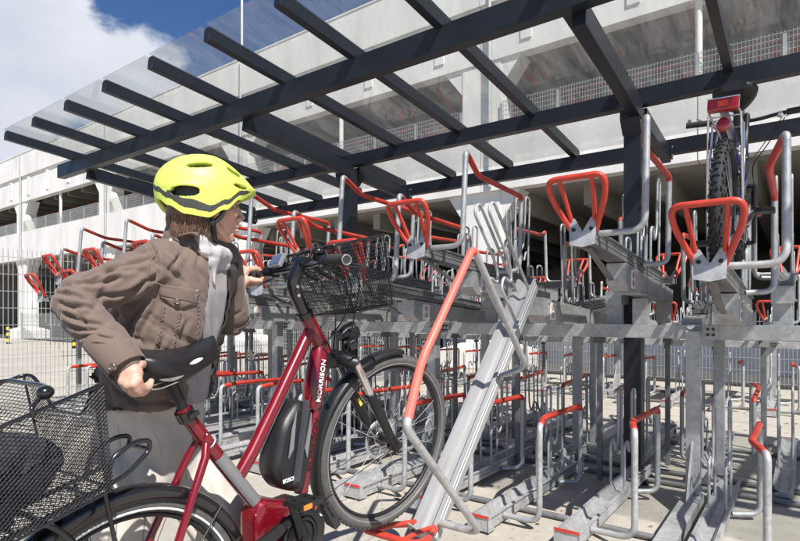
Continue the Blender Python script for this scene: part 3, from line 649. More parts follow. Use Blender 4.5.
# ------------------------------------------------------------------ red step-through bicycle (x forward, y left, z up; origin rear axle)
BD=Vector((.557,.8306,0)); BANG=math.atan2(BD.y,BD.x); BP=math.atan2(.294,1.103)
bk=empty('electric_bicycle',(-.6845,1.354,.385),(0,-BP,BANG),label='crimson step-through electric bicycle with black baskets, its front wheel lifted onto the tray',cat='bicycle')
BM=Matrix.Translation((-.6845,1.354,.385))@Matrix.Rotation(BANG,4,'Z')@Matrix.Rotation(-BP,4,'Y')
AX0=Vector((.835,0,.616)); AXd=(Vector((.91,0,.412))-AX0).normalized()
ST=Matrix.Translation(AX0)@Matrix.Rotation(math.radians(12),4,AXd)@Matrix.Translation(-AX0)
if (ST@Vector((1.15,0,0))).y>0: ST=Matrix.Translation(AX0)@Matrix.Rotation(math.radians(-12),4,AXd)@Matrix.Translation(-AX0)
S=lambda v: ST@Vector(v)
BB=Vector((.545,0,-.035))
w_=wheel_parts(bk,(0,0,0),(0,1,0),.365,.024,tyre='tyre',refl=2,rimm='black',spm='black')
fw=wheel_parts(bk,S((1.15,0,0)),ST.to_3x3()@Vector((0,1,0)),.362,.024,tyre='tyre',refl=1,rimm='black',disc=.04,spm='wire')
# frame
def oval(m,pts,rs,ry=1.0,n=16):
    m.tube(pts,rs,n,flat=ry)
m=MB()
m.tube([(.305,0,.50),(.318,0,.465),(.36,0,.36),(.43,0,.20),(.50,0,.045)],[.019,.020,.021,.022,.024],16)
m.tube([(.857,0,.575),(.80,0,.53),(.62,0,.375),(.50,0,.275),(.415,0,.215)],[.024,.022,.021,.021,.020],16)
m.tube([AX0+AXd*-.005,AX0+AXd*.155],[.026,.030],18)
m.tube([(.885,0,.50),(.80,0,.30),(.72,0,.16),(.655,0,.04)],[.030,.020,.019,.024],16)
for s in (-1,1):
    m.tube([(.352,s*.012,.40),(.315,s*.036,.352),(.17,s*.058,.19),(.0,s*.066,.0)],[.011,.0115,.011,.010],12)
    m.tube([(.50,s*.045,-.06),(.38,s*.055,-.055),(.0,s*.068,-.004)],[.014,.012,.011],12)
    m.cyl((0,s*.074,0),(0,s*.058,0),.022,14)
m.cyl((.345,-.03,.392),(.345,.03,.392),.013,12)
fr=obj('frame',m,M['crim'],bk)
m=MB(); m.tube([(.885,0,.515),(.862,0,.47),(.81,0,.365),(.785,0,.315),(.768,0,.30)],[.018,.034,.040,.036,.02],18,flat=1.0); obj('down_tube_cover',m,M['crim'],fr)
for (t,sz,p,ang,mm,yy) in (('MORRISON',.029,(.812,.392),0,'letter',-.0385),('MORRISON',.036,(.735,.185),0,'letterd',-.0215)):
    me=text_mesh(t,sz,M[mm],.0012,.0004); o=link('lettering',me,fr)
    d=(Vector((.885,0,.50))-Vector((.785,0,.30))).normalized() if mm=='letter' else (Vector((.80,0,.30))-Vector((.655,0,.04))).normalized()
    o.matrix_local=frame(Vector((p[0],yy,p[1])),d,Vector((0,-1,0)).cross(d),Vector((0,-1,0)))
# silver grey decals on seat tube and top tube
m=MB(); 
def sleeve(m,a,b,r,t0,t1,n=8):
    a=Vector(a);b=Vector(b);d=(b-a).normalized();z=d.cross(Vector((0,1,0))).normalized(); R0=[];R1=[]
    for i in range(n+1):
        t=t0+(t1-t0)*i/n; o_=(Vector((0,-1,0))*math.cos(t)+z*math.sin(t))*r; R0.append(a+o_);R1.append(b+o_)
    vs=R0+R1; m.add(vs,[(i,i+1,n+2+i,n+1+i) for i in range(n)],True)
sleeve(m,(.375,0,.325),(.465,0,.123),.0232,-1.0,.9); obj('decal',m,M['silver'],fr)
m=MB(); sleeve(m,(.463,0,.12),(.488,0,.066),.0242,-1.0,.9); sleeve(m,(.352,0,.385),(.354,0,.381),.0225,-1.3,1.3); sleeve(m,(.357,0,.372),(.359,0,.368),.0225,-1.3,1.3); obj('decal',m,M['letter'],fr)
m=MB(); sleeve(m,(.76,0,.495),(.50,0,.273),.0225,.55,1.1); obj('decal',m,M['letter'],fr)
# motor and crank
m=MB(); 
pts=[(.43,.10),(.47,.135),(.56,.075),(.62,.06),(.64,.0),(.62,-.09),(.52,-.16),(.44,-.13),(.40,-.04)]
m.prism([(x,-.045,z) for x,z in pts],(0,.09,0)); bmw=obj('motor_cover',m,M['crim'],bk); md=bmw.modifiers.new('b','BEVEL'); md.width=.022; md.segments=4; md.limit_method='ANGLE'
m=MB(); MC=(.585,-.045)
m.loft([[Vector((MC[0]+r*math.cos(t)*1.0,y,MC[1]+r*math.sin(t)*1.08)) for t in [2*pi*q/32 for q in range(32)]] for r,y in ((.088,-.046),(.088,-.064),(.080,-.078),(.062,-.085),(.02,-.087))]); mt=obj('motor',m,M['black'],bk)
m=MB(); m.torus((MC[0],-.0655,MC[1]),(0,1,0),.084,.002,48,6); obj('trim_ring',m,M['silver'],mt)
me=text_mesh('BOSCH',.022,M['letter'],.001,.0003); o=link('lettering',me,mt); d=Vector((.86,0,.5)).normalized(); o.matrix_local=frame(Vector((.620,-.0835,-.035)),d,Vector((0,-1,0)).cross(d),Vector((0,-1,0)))
m=MB(); m.beam((.578,-.085,-.018),(.640,-.080,.018),.003,.004); obj('red_stripe',m,M['red'],mt)
m=MB(); m.torus((BB.x,-.09,BB.z),(0,1,0),.075,.006,48,8,flat=.5); m.torus((BB.x,-.092,BB.z),(0,1,0),.06,.006,40,6,flat=.4); obj('chainring',m,M['black'],bk)
m=MB(); m.prism([(BB.x+.02,-.078,BB.z+.09),(BB.x-.05,-.078,BB.z+.095),(.02,-.078,.055),(.02,-.078,.02),(BB.x-.08,-.078,BB.z+.06)],(0,-.016,0)); obj('chain_guard',m,M['black'],bk)
m=MB(); m.tube([(.0,-.05,.04),(BB.x,-.09,BB.z+.078)],.004,6); m.tube([(.0,-.05,-.04),(BB.x,-.09,BB.z-.078)],.004,6); m.torus((0,-.05,0),(0,1,0),.04,.008,30,8,flat=.5); obj('chain',m,M['silver'],bk)
for s in (-1,1):
    e=Vector((.508,-.112,.132)) if s<0 else BB+Vector((-.035,.125,-.17))
    b0=BB+Vector((0,s*.098,0)); m=MB(); m.tube([b0,b0.lerp(e,.5),e],[.02,.014,.012],12,flat=.7); m.cyl(b0+Vector((0,s*-.02,0)),b0+Vector((0,s*.014,0)),.022,16); ck=obj('crank',m,M['black'],bk)
    m=MB(); d=s
    q=lambda x,y,z: BM.to_3x3().inverted()@Vector((0,0,0))+e+Matrix.Rotation(BP,3,'Y')@Vector((x,y,z))
    for x in (-.042,.036): m.add(*(lambda lo,hi:([q(*p) for p in ((lo[0],lo[1],lo[2]),(hi[0],lo[1],lo[2]),(hi[0],hi[1],lo[2]),(lo[0],hi[1],lo[2]),(lo[0],lo[1],hi[2]),(hi[0],lo[1],hi[2]),(hi[0],hi[1],hi[2]),(lo[0],hi[1],hi[2]))],[(0,3,2,1),(4,5,6,7),(0,1,5,4),(1,2,6,5),(2,3,7,6),(3,0,4,7)]))((x,s*.02,-.007),(x+.010,s*.095,.007)))
    for y in (.02,.055,.088): m.add(*(lambda lo,hi:([q(*p) for p in ((lo[0],lo[1],lo[2]),(hi[0],lo[1],lo[2]),(hi[0],hi[1],lo[2]),(lo[0],hi[1],lo[2]),(lo[0],lo[1],hi[2]),(hi[0],lo[1],hi[2]),(hi[0],hi[1],hi[2]),(lo[0],hi[1],hi[2]))],[(0,3,2,1),(4,5,6,7),(0,1,5,4),(1,2,6,5),(2,3,7,6),(3,0,4,7)]))((-.045,min(s*y,s*(y+.01)),-.008),(.045,max(s*y,s*(y+.01)),.008)))
    m.cyl(q(0,s*.0,0),q(0,s*.09,0),.009,10); pd=obj('pedal',m,M['black'],ck)
    m=MB(); a=[q(x,s*.099,z) for x,z in ((-.040,-.007),(-.008,-.007),(-.008,.007),(-.040,.007))]; m.prism(a,BM.to_3x3().inverted()@(BM.to_3x3()@Vector((0,s*.004,0)))); 
    obj('reflector',m,M['ora'],ck)
# battery
def slab(m,prof,w,ch):
    # prof: outline in xz, chamfered along y
    n=len(prof); c=Vector((sum(p[0] for p in prof)/n,0,sum(p[1] for p in prof)/n)); rings=[]
    for f,y in ((.80,-w/2-ch*.2),(.93,-w/2+ch*.3),(1,-w/2+ch),(1,w/2-ch),(.93,w/2-ch*.3),(.80,w/2+ch*.2)):
        rings.append([Vector((c.x+(p[0]-c.x)*f,y,c.z+(p[1]-c.z)*f)) for p in prof])
    m.loft(rings,smooth=True)
bpoly=[(p.x,p.z) for p in fillet([(.700,0,.375),(.748,0,.318),(.715,0,.20),(.638,0,.062),(.555,0,.115),(.525,0,.19),(.605,0,.325)],.035,5,closed=True)]
m=MB(); slab(m,bpoly,.088,.016); bt=obj('battery',m,M['black'],bk)
ax_=(Vector((.735,0,.345))-Vector((.61,0,.085))).normalized()
m=MB(); m.loft([[Vector((.715,0,.362))+Vector((0,-.049,0))+Vector((ax_.z,0,-ax_.x))*w_*1.0+ax_*l for w_,l in ((-.012,-.0),(.012,-.0),(.014,-.275),(-.012,-.275))],[Vector((.715,0,.362))+Vector((0,-.060,0))+Vector((ax_.z,0,-ax_.x))*w_*.7+ax_*l for w_,l in ((-.012,-.01),(.012,-.01),(.014,-.262),(-.012,-.262))]],smooth=False); obj('battery_rib',m,mat('battery_rib_grey',(.05,.05,.06),.35,.1),bt)
m=MB()
for o_ in (.030,-.040):
    c=Vector((.715,-.0495,.362))+Vector((ax_.z,0,-ax_.x))*o_
    m.prism([c-ax_*.04,c+Vector((ax_.z,0,-ax_.x))*.010*(1 if o_>0 else -1)-ax_*.10,c+Vector((ax_.z,0,-ax_.x))*.008*(1 if o_>0 else -1)-ax_*.19,c-ax_*.16-Vector((ax_.z,0,-ax_.x))*.008*(1 if o_>0 else -1)],(0,-.0035,0))
obj('battery_panel',m,M['silver'],bt)
me=text_mesh('BOSCH',.017,M['letter'],.001,.0003); o=link('lettering',me,bt); d=Vector((math.cos(BP)*.97,0,-math.sin(BP)+.03)).normalized(); o.matrix_local=frame(Vector((.575,-.051,.145)),d,Vector((0,-1,0)).cross(d),Vector((0,-1,0)))
# seat post, saddle
m=MB(); m.tube([(.312,0,.48),(.293,0,.585)],.0145,14); obj('seat_post',m,M['black'],bk)
m=MB(); m.tube([(.3155,0,.463),(.309,0,.492)],.026,16); m.cyl((.325,-.028,.478),(.325,.028,.478),.008,10); m.beam((.30,-.03,.478),(.33,-.034,.482),.01,.012); obj('seat_clamp',m,M['blackg'],bk)
m=saddle_mesh(.275,.090,drop=.004).xf(lambda v:Matrix.Rotation(math.radians(3),3,'Y')@Vector((v.x,v.y,v.z*(1.55 if v.z<0 else 1.25)))+Vector((.315,0,.628))); sd_=obj('saddle',m,M['black'],bk)
m=MB()
for s in (-1,1): m.tube(fillet([(.20,s*.035,.60),(.24,s*.028,.583),(.36,s*.024,.583),(.42,s*.01,.605)],.03,5),.0038,8)
obj('saddle_rails',m,M['chrome'],sd_)
# mudguards
def guard(name,T_,R,a0,a1,w,mm,lip=.018,parent=bk):
    rows=[]; n=int((a1-a0)/.06)
    prof=[(-w/2,-lip),(-w/2,-.004),(-w*.42,.003),(-w*.2,.007),(0,.008),(w*.2,.007),(w*.42,.003),(w/2,-.004),(w/2,-lip)]
    for i in range(n+1):
        t=a0+(a1-a0)*i/n; rows.append([T_(Vector((math.cos(t)*(R+dr),y,math.sin(t)*(R+dr)))) for y,dr in prof])
    k=len(prof); vs=[v for r in rows for v in r]; m=MB(); m.add(vs,[(i*k+j,i*k+j+1,(i+1)*k+j+1,(i+1)*k+j) for i in range(n) for j in range(k-1)],True)
    o=obj(name,m,M[mm],parent); s=o.modifiers.new('s','SOLIDIFY'); s.thickness=.0025; return o
g1=guard('mudguard',lambda v:v,.382,math.radians(8),math.radians(195),.062,'blackg',.03)
m=MB(); 
for s in (-1,1): m.tube([(0,s*.07,0),(.33,s*.034,.195)],.0025,6); m.tube([(0,s*.07,0),(-.30,s*.034,.24)],.0025,6)
obj('guard_stay',m,M['blackm'],g1)
g2=guard('mudguard',lambda v:ST@(v+Vector((1.15,0,0))),.378,math.radians(72),math.radians(205),.06,'black',.012)
m=MB(); m.prism([ST@Vector((1.15-.372*math.cos(a)+o_,.0-.03,-.372*math.sin(a)+z_)) for a,o_,z_ in ((.28,-.012,0),(.28,.012,0),(.52,.018,-.02),(.52,-.01,-.03))],ST.to_3x3()@Vector((0,.06,0))); obj('mud_flap',m,M['rubber'],g2)
m=MB()
for s in (-1,1): m.tube([S((1.15,s*.06,0)),S((1.15-.37,s*.034,-.05))],.0018,6)
obj('guard_stay',m,M['blackm'],g2)
# fork
m=MB()
for s in (-1,1):
    m.tube([S((1.035,s*.058,.265)),S((1.075,s*.060,.16)),S((1.14,s*.060,-.015))],[.021,.020,.016],14)
    m.cyl(S((1.15,s*.047,0)),S((1.15,s*.072,0)),.016,14)
m.tube([S((1.045,-.058,.25)),S((1.085,-.04,.33))],.001,4)
cr=[S((.985,-.062,.405)),S((.955,-.03,.425)),S((.95,.03,.425)),S((.985,.062,.405))]
m.tube(cr,[.024,.03,.03,.024],14); m.tube([S((.905,0,.43)),S((.955,0,.42))],.03,14); fk=obj('fork',m,M['black'],bk)
m=MB()
for s in (-1,1): m.tube([S((.985,s*.058,.405)),S((1.04,s*.058,.255))],.0155,14)
obj('stanchion',m,M['chrome'],fk)
m=MB(); m.box((-.018,-.001,-.006),(.018,.001,.006)); d=(S((1.14,0,0))-S((1.05,0,.25))).normalized(); n_=ST.to_3x3()@Vector((0,-1,0)); MM=frame(S((1.06,.038,.20)),d,n_,d.cross(n_)); m.xf(lambda v:MM@v); obj('sticker',m,M['yellow'],fk)
# front lamp on the crown
m=MB(); m.tube([S((.98,0,.44)),S((.985,0,.475)),S((1.0,0,.50))],.010,10); m.tube([S((.965,0,.505)),S((1.0,0,.507)),S((1.04,0,.51))],[.018,.031,.034],18); lp=obj('front_lamp',m,M['black'],bk)
m=MB(); m.tube([S((1.04,0,.51)),S((1.048,0,.51))],[.031,.026],18); obj('lens',m,M['chrome'],lp)
m=MB(); m.tube([S((.975,-.03,.47)),S((1.005,-.035,.475))],[.022,.024],16); obj('horn',m,M['blackg'],bk)
# stem and handlebar
ST0=ST; CLAMP=ST@Vector((.847,0,.80)); fwd=(ST.to_3x3()@Vector((1,0,0))).normalized()
def roll(deg): return Matrix.Translation(CLAMP)@Matrix.Rotation(math.radians(deg),4,fwd)@Matrix.Translation(-CLAMP)
m=MB(); m.tube([S(v) for v in fillet([(.832,0,.622),(.806,0,.70),(.800,0,.745),(.842,0,.795)],.05,5)],[.026,.026]+[.022]*99 if False else .023,16); m.tube([S((.835,0,.612)),S((.829,0,.632))],.029,18); m.tube([S((.803,-.026,.715)),S((.803,.026,.715))],.012,10); m.tube([S((.845,-.03,.800)),S((.845,.03,.800))],.021,14); stm_=obj('stem',m,M['blackg'],bk)
m=MB()
for z in (.70,.73): m.cyl(S((.80,-.028,z)),S((.80,-.022,z)),.006,8)
obj('bolt',m,M['chrome'],stm_)
ST=roll(-10)@ST0@Matrix.Translation((-.006,0,-.012))
if (ST@Vector((.8,.3,.8))).z>(ST0@Vector((.8,.3,.8))).z: ST=roll(10)@ST0@Matrix.Translation((-.006,0,-.012))
hbp=[(.775,.325,.795),(.81,.20,.805),(.845,.09,.80),(.847,-.09,.80),(.81,-.20,.805),(.775,-.325,.795)]
m=MB(); m.tube([S(v) for v in fillet(hbp,.06,5)],.012,12); hb=obj('handlebar',m,M['blackg'],bk)
for s in (-1,1):
    m=MB(); A=Vector((.803,s*.215,.804)); B=Vector((.773,s*.335,.795))
    m.tube([S(A.lerp(B,t)) for t in (0,.05,.5,.95,1)],[.0155,.0165,.0160,.017,.0155],16); 
    for q in range(9): m.torus(S(A.lerp(B,.12+q*.09)),(S(B)-S(A)).normalized(),.0162,.0012,20,6)
    gp=obj('grip',m,M['rubber'],hb)
    m=MB(); m.torus(S(B),(S(B)-S(A)).normalized(),.0140,.0022,24,8); obj('end_ring',m,M['silver'],gp)
    m=MB(); m.tube([S((.825,s*.175,.795)),S((.865,s*.18,.785))],.010,8); m.tube([S(v) for v in fillet([(.865,s*.18,.785),(.875,s*.22,.775),(.85,s*.31,.765)],.03,4)],.0065,8); m.tube([S((.83,s*.15,.80)),S((.817,s*.18,.805))],.019,12); obj('brake_lever',m,M['blackg'],hb)
m=MB(); MM=ST@Matrix.Translation((.835,.115,.835))@Matrix.Rotation(math.radians(-48),4,'Y')
m.box((-.026,-.036,-.008),(.026,.036,.008),MM,c=.004); ds=obj('display',m,M['silver'],hb)
m=MB(); m.box((-.018,-.028,.0085),(.018,.028,.0095),MM); obj('screen',m,mat('display_glass',(.09,.12,.22),.1,0,.1),ds)
m=MB(); m.box((-.01,-.01,-.04),(.01,.01,-.0085),MM); obj('display_bracket',m,M['black'],ds)
m=MB(); m.tube([S((.842,-.11,.815)),S((.842,-.125,.83))],.022,14); m.ell(S((.842,-.118,.838)),(.024,.024,.014)); obj('bell',m,M['blackg'],hb)
ROLL=ST; ST=ST0
m=MB()
for k,(y,ex) in enumerate(((-.18,.05),(.18,.07),(-.15,.03),(.14,.05))):
    e=[(.95,-.04,.42),(.96,.045,.42),(.865,-.035,.50),(.87,.03,.52)][k]
    m.tube([S(v) for v in fillet([(.86,y,.79),(.93+ex,y*.8,.74),(.955+ex,y*.35,.60),e],.09,7)],.0032,6,cap=False)
obj('cable',m,M['black'],bk)
# wire baskets
def diag_panel(m,C,step,r,zmax=None,both=True,straight=False):
    C=[Vector(c) for c in C]; w=((C[1]-C[0]).length+(C[2]-C[3]).length)/2; h=((C[3]-C[0]).length+(C[2]-C[1]).length)/2
    P=lambda x,y: (C[0].lerp(C[1],x/w)).lerp(C[3].lerp(C[2],x/w),y/h)
    nrm=(C[1]-C[0]).cross(C[3]-C[0]).normalized()
    def seg(a,b):
        k=max(1,int((Vector((b[0]-a[0],b[1]-a[1],0))).length/.03)); pr=None
        for i in range(k+1):
            x=a[0]+(b[0]-a[0])*i/k; y=a[1]+(b[1]-a[1])*i/k; ok=(zmax is None or y<=zmax(x/w)*h)
            if pr is not None and ok: m.tube([pr,P(x,y)],r,3,cap=False,smooth=False)
            pr=P(x,y) if ok else None
    if straight:
        x=0
        while x<=w: seg((x,0),(x,h)); x+=step
        y=0
        while y<=h: seg((0,y),(w,y)); y+=step*straight
        return
    sl=.62; c=-w*sl
    while c<h+w*sl:
        for s in (1,-1):
            x0,x1=0,w; f=(lambda x:c+sl*x) if s>0 else (lambda x:c-sl*x)
            # clip to 0..h
            xs=sorted([(0-c)/(sl*s),(h-c)/(sl*s)]); a=max(0,xs[0]); b=min(w,xs[1])
            if b-a>.002: seg((a,f(a)),(b,f(b)))
        c+=step
    return
def basket(name,top,bot,T_,step,r_,rim,wall,parent,dip=None,straight=False):
    m=MB(); t=[T_(Vector(p)) for p in top]; b=[T_(Vector(p)) for p in bot]
    for i in range(4):
        j=(i+1)%4; diag_panel(m,[b[i],b[j],t[j],t[i]],step,wall,zmax=(dip if i==0 else None),straight=straight)
    diag_panel(m,[b[0],b[1],b[2],b[3]],step*1.3,wall,straight=straight)
    o=obj(name,m,M['blackm'],parent)
    m=MB(); loop=[]
    for i in range(4):
        j=(i+1)%4
        if i==0 and dip:
            loop+=[t[0].lerp(b[0],0)]+[t[0].lerp(t[1],u)+(b[0].lerp(b[1],u)-t[0].lerp(t[1],u))*(1-dip(u)) for u in (.12,.30,.70,.88)]
        else: loop.append(t[i])
    m.tube(fillet(loop,.025,5,closed=True),rim,8,closed=True); m.tube(fillet(b,.02,4,closed=True),rim*.8,8,closed=True)
    for i in range(4): m.tube([t[i]*.97+t[(i+2)%4]*.03,b[i]*.97+b[(i+2)%4]*.03],rim*.7,6)
    obj('rim',m,M['blackg'],o); return o
I_=lambda v:v
dip=lambda u: 1.0 if u<.10 else (1-.34*min(1,(u-.10)/.17) if u<.5 else (1-.34*min(1,(.90-u)/.17) if u<.90 else 1.0))
rb=basket('rear_basket',[(.04,-.175,.685),(.04,.175,.685),(-.37,.175,.665),(-.37,-.175,.665)],[(.015,-.15,.452),(.015,.15,.452),(-.34,.15,.452),(-.34,-.15,.452)],I_,.0085,0,.0042,.0011,bk,dip)
m=MB(); m.tube(fillet([(-.10,-.178,.672),(-.10,-.18,.69),(-.03,-.10,.70),(-.03,.10,.70),(-.10,.18,.69),(-.10,.178,.672)],.03,5),.005,8); m.ell((-.055,-.14,.70),(.016,.016,.014)); obj('carry_handle',m,M['blackg'],rb)
ST=ROLL
fb=basket('front_basket',[(.865,-.165,.845),(1.11,-.165,.845),(1.11,.185,.845),(.865,.185,.845)],[(.92,-.14,.615),(1.10,-.14,.60),(1.10,.14,.60),(.92,.14,.615)],S,.0085,0,.0042,.0011,bk,None,1.6)
m=MB(); m.tube([S((.85,-.04,.80)),S((.93,-.04,.74))],.008,8); m.tube([S((.85,.04,.80)),S((.93,.04,.74))],.008,8);  obj('basket_bracket',m,M['black'],fb)
# rear rack
m=MB()
for s in (-1,1):
    m.tube(fillet([(.0,s*.075,.01),(-.06,s*.07,.36),(-.10,s*.062,.425),(-.36,s*.06,.425),(-.36,0,.425)],.03,5),.0065,8)
    m.tube([(.0,s*.075,.01),(.03,s*.068,.418)],.0055,8)
    m.tube(fillet([(-.2,s*.062,.425),(.09,s*.055,.425),(.165,s*.045,.450),(.175,s*.045,.475),(.14,s*.045,.488),(.075,s*.045,.478),(.05,s*.05,.43)],.022,5),.0060,8)
m.tube([(.165,-.045,.455),(.165,.045,.455)],.006,8); m.tube([(-.15,-.06,.425),(-.15,.06,.425)],.005,8); m.tube([(0,-.06,.425),(0,.06,.425)],.005,8)
obj('luggage_rack',m,M['blackg'],bk)
m=MB(); m.tube([(.0,.07,-.03),(.02,.10,-.30)],.009,8); obj('kickstand',m,M['black'],bk)
# crumpled bag in the rear basket
rings=[]
for i in range(61):
    u=i/60; x=-.315+.30*u; R=.0
    rr=math.sin(pi*min(1,max(0,u*.96+.02)))**.45
    ring=[]
    for k in range(72):
        t=2*pi*k/72; p=Vector((x,.122*rr*math.cos(t),.54+(.075+.02*math.sin(u*5))*rr*math.sin(t)))
        f=(min(1,abs(noise.noise(p*9+Vector((2,5,1))))*4)-.6)*.048+(min(1,abs(noise.noise(p*24+Vector((3,1,2))))*4)-.6)*.014; d=Vector((0,math.cos(t),math.sin(t))); ring.append(p+d*f*rr)
    rings.append(ring)
m=MB(); m.loft(rings); bag=obj('bag',m,M['navy'],label='dark navy crumpled cloth bag lying in the black rear basket',cat='bag')
bag.matrix_world=BM
# ------------------------------------------------------------------ cyclist
def remeshed(mb, voxel, smooth=0, fac=.5):
    me=mb.mesh('tmp',M['black']); o=bpy.data.objects.new('tmp',me); COL.objects.link(o)
    r=o.modifiers.new('r','REMESH'); r.mode='VOXEL'; r.voxel_size=voxel; r.use_smooth_shade=True
    if smooth: s=o.modifiers.new('s','SMOOTH'); s.factor=fac; s.iterations=smooth
    dg=bpy.context.evaluated_depsgraph_get(); dg.update(); out=bpy.data.meshes.new_from_object(o.evaluated_get(dg)); bpy.data.objects.remove(o); bpy.data.meshes.remove(me); out.materials.clear(); return out
def coords(me): a=np.empty(len(me.vertices)*3); me.vertices.foreach_get('co',a); return a.reshape(-1,3)
def setco(me,a): me.vertices.foreach_set('co',a.ravel()); me.update()
def normals(me): a=np.empty(len(me.vertices)*3); me.vertex_normals.foreach_get('vector',a); return a.reshape(-1,3)
def limb(m,pts,rs,n=24,sub=5,flat=None):
    # smooth tapered limb through the joints
    P=[Vector(p) for p in pts]; out=[];rr=[]
    for i in range(len(P)-1):
        p0=P[max(0,i-1)];p1=P[i];p2=P[i+1];p3=P[min(len(P)-1,i+2)]
        for k in range(sub):
            t=k/sub; out.append(.5*((2*p1)+(p2-p0)*t+(2*p0-5*p1+4*p2-p3)*t*t+(3*p1-p0-3*p2+p3)*t**3)); rr.append(rs[i]*(1-t)+rs[i+1]*t)
    out.append(P[-1]); rr.append(rs[-1]); m.tube(out,rr,n); m.ell(out[0],(rr[0],)*3); m.ell(out[-1],(rr[-1],)*3)
def section(c,fx,ly,rx,ry,n=36,e=2.3):
    out=[]
    for k in range(n):
        t=2*pi*k/n; a=math.cos(t);b=math.sin(t); out.append(Vector(c)+fx*rx*math.copysign(abs(a)**(2/e),a)+ly*ry*math.copysign(abs(b)**(2/e),b))
    return out
def dens(rings,k=4):
    out=[]
    for i in range(len(rings)-1):
        for q in range(k):
            t=q/k; t2=t; out.append([a.lerp(b,t2) for a,b in zip(rings[i],rings[i+1])])
    out.append(rings[-1]); return out
def fold(p,freq,seed=0): return 1-abs(noise.noise(Vector(p)*freq+Vector((seed,seed*1.7,seed*.3))))*2.6
skin=mat('skin',(.54,.32,.24),.48,0,.10,30,bump=.12,bscale=180,dist=.001)
nt=skin.node_tree; pb=nt.nodes['Principled BSDF']; pb.inputs['Subsurface Weight'].default_value=.12; pb.inputs['Subsurface Radius'].default_value=(.01,.004,.002); pb.inputs['Subsurface Scale'].default_value=.6
jac=mat('taupe_jacket_cloth',(.150,.110,.093),.82,0,.07,4,bump=.3,bscale=500,sheen=.25,spec=.22,dist=.0012)
jdk=mat('jacket_lining',(.035,.028,.027),.8,0,.2,20,bump=.2,bscale=200)
tro=mat('pale_beige_cotton',(.54,.505,.455),.85,0,.05,6,bump=.3,bscale=350,dist=.001)
shr=mat('light_grey_knit',(.36,.35,.36),.9,0,.12,22,bump=.5,bscale=160,dist=.002)
shd=mat('grey_jersey',(.27,.255,.265),.9,0,.12,22,bump=.4,bscale=200,dist=.001)
hai=mat('brown_hair',(.13,.068,.038),.45,0,.35,60,sheen=.2)
neo=mat('neon_yellow_shell',(.60,.70,.12),.50,0,.03,8,coat=.08)
hdk=mat('dark_grey_shell',(.05,.05,.045),.5,0,.2,15)
but=mat('antique_metal_button',(.25,.20,.18),.3,.8,.1,30)
G=Vector((.885,.465,0)).normalized(); GL=Vector((-G.y,G.x,0)); Z=Vector((0,0,1))          # head: forward, left
HC=at(205,204,1.62)
HM=frame(HC,(G-Z*.05).normalized(),GL,(Z+G*.05).normalized())
hp=lambda x,y,z: HM@Vector((x,y,z))
GT=Vector((.94,-.34,0)).normalized(); RT=Vector((-.34,-.94,0)).normalized()      # torso: forward, right
root=empty('person',(-.66,1.66,0),(0,0,0))
RI=Matrix.Translation((.66,-1.66,0))
def padd(name,me,parent): 
    o=link(name,me,parent)
    if parent is root: o.matrix_parent_inverse=RI
    return o
# ---- body
CAMP=Vector((0,0,H))
B=MB()
Hd=HM.to_3x3()
B.ell(hp(-.01,0,.02),(.098,.076,.100),Hd,32,20); B.ell(hp(.034,0,-.040),(.056,.050,.064),Hd,28,18); B.ell(hp(.060,0,-.082),(.028,.026,.024),Hd); B.ell(hp(.073,0,-.094),(.016,.016,.014),Hd)
B.ell(hp(.078,0,.028),(.020,.052,.018),Hd); B.ell(hp(.082,0,-.010),(.014,.012,.030),Hd)
for s in (-1,1):
    B.ell(hp(.062,s*.034,-.024),(.028,.023,.024),Hd); B.ell(hp(-.005,s*.077,-.022),(.017,.007,.030),Hd); B.tube([hp(.004,s*.066,-.04),hp(.030,s*.047,-.072),hp(.064,s*.012,-.090)],[.014,.012,.012],12)
B.tube([hp(.088,0,.012),hp(.100,0,-.012),hp(.114,0,-.031)],[.0065,.0075,.0085],12)
for s in (-1,1): B.ell(hp(.100,s*.0105,-.034),(.010,.0075,.0075),Hd)
B.ell(hp(.088,0,-.050),(.012,.020,.012),Hd); B.ell(hp(.0935,0,-.058),(.0075,.021,.0050),Hd); B.ell(hp(.0915,0,-.069),(.0080,.018,.0058),Hd)
NB=at(193,252,1.64)
B.loft(dens([section(hp(-.02,0,-.06),G,GL,.058,.056),section(hp(-.03,0,-.11),G,GL,.055,.055),section(NB,GT,RT,.062,.064)],3))
C_hip=at(152,446,1.70)
B.loft([section(NB,GT,RT,.06,.06),section(at(186,274,1.62),GT,RT,.06,.10),section(at(178,310,1.61),GT,RT,.09,.13),section(at(165,360,1.63),GT,RT,.09,.12),section(C_hip,GT,RT,.09,.12)])
SHR=at(152,262,1.47); ELR=at(76,302,1.33); WRR=at(124,364,1.30)
GA=BM@(ROLL@Vector((.798,.225,.803))); GB=BM@(ROLL@Vector((.780,.305,.798))); ga=(GB-GA).normalized(); Gc=(GA+GB)/2
upv=(Z-ga*Z.dot(ga)).normalized(); bkv=ga.cross(upv).normalized()
if bkv.y>0: bkv=-bkv          # points back towards the rider and the camera
WL_=Gc+bkv*.062-upv*.052+ga*.012
SHL=at(218,264,1.80); ELL=at(232,319,1.90); WRL=WL_+(ELL-WL_).normalized()*.035
limb(B,[SHR+Vector((.02,.03,-.02)),SHR.lerp(ELR,.5)+Vector((0,0,-.006)),ELR,WRR],[.036,.034,.030,.025]); limb(B,[SHL,ELL,WRL],[.036,.032,.026])
HR=C_hip+RT*.085; HL=C_hip-RT*.085
KR=Vector((HR.x-.02,HR.y-.03,.47)); KL=Vector((HL.x+.16,HL.y+.03,.47)); AR=Vector((HR.x-.10,HR.y-.03,.09)); AL=Vector((HL.x+.18,HL.y+.04,.09))
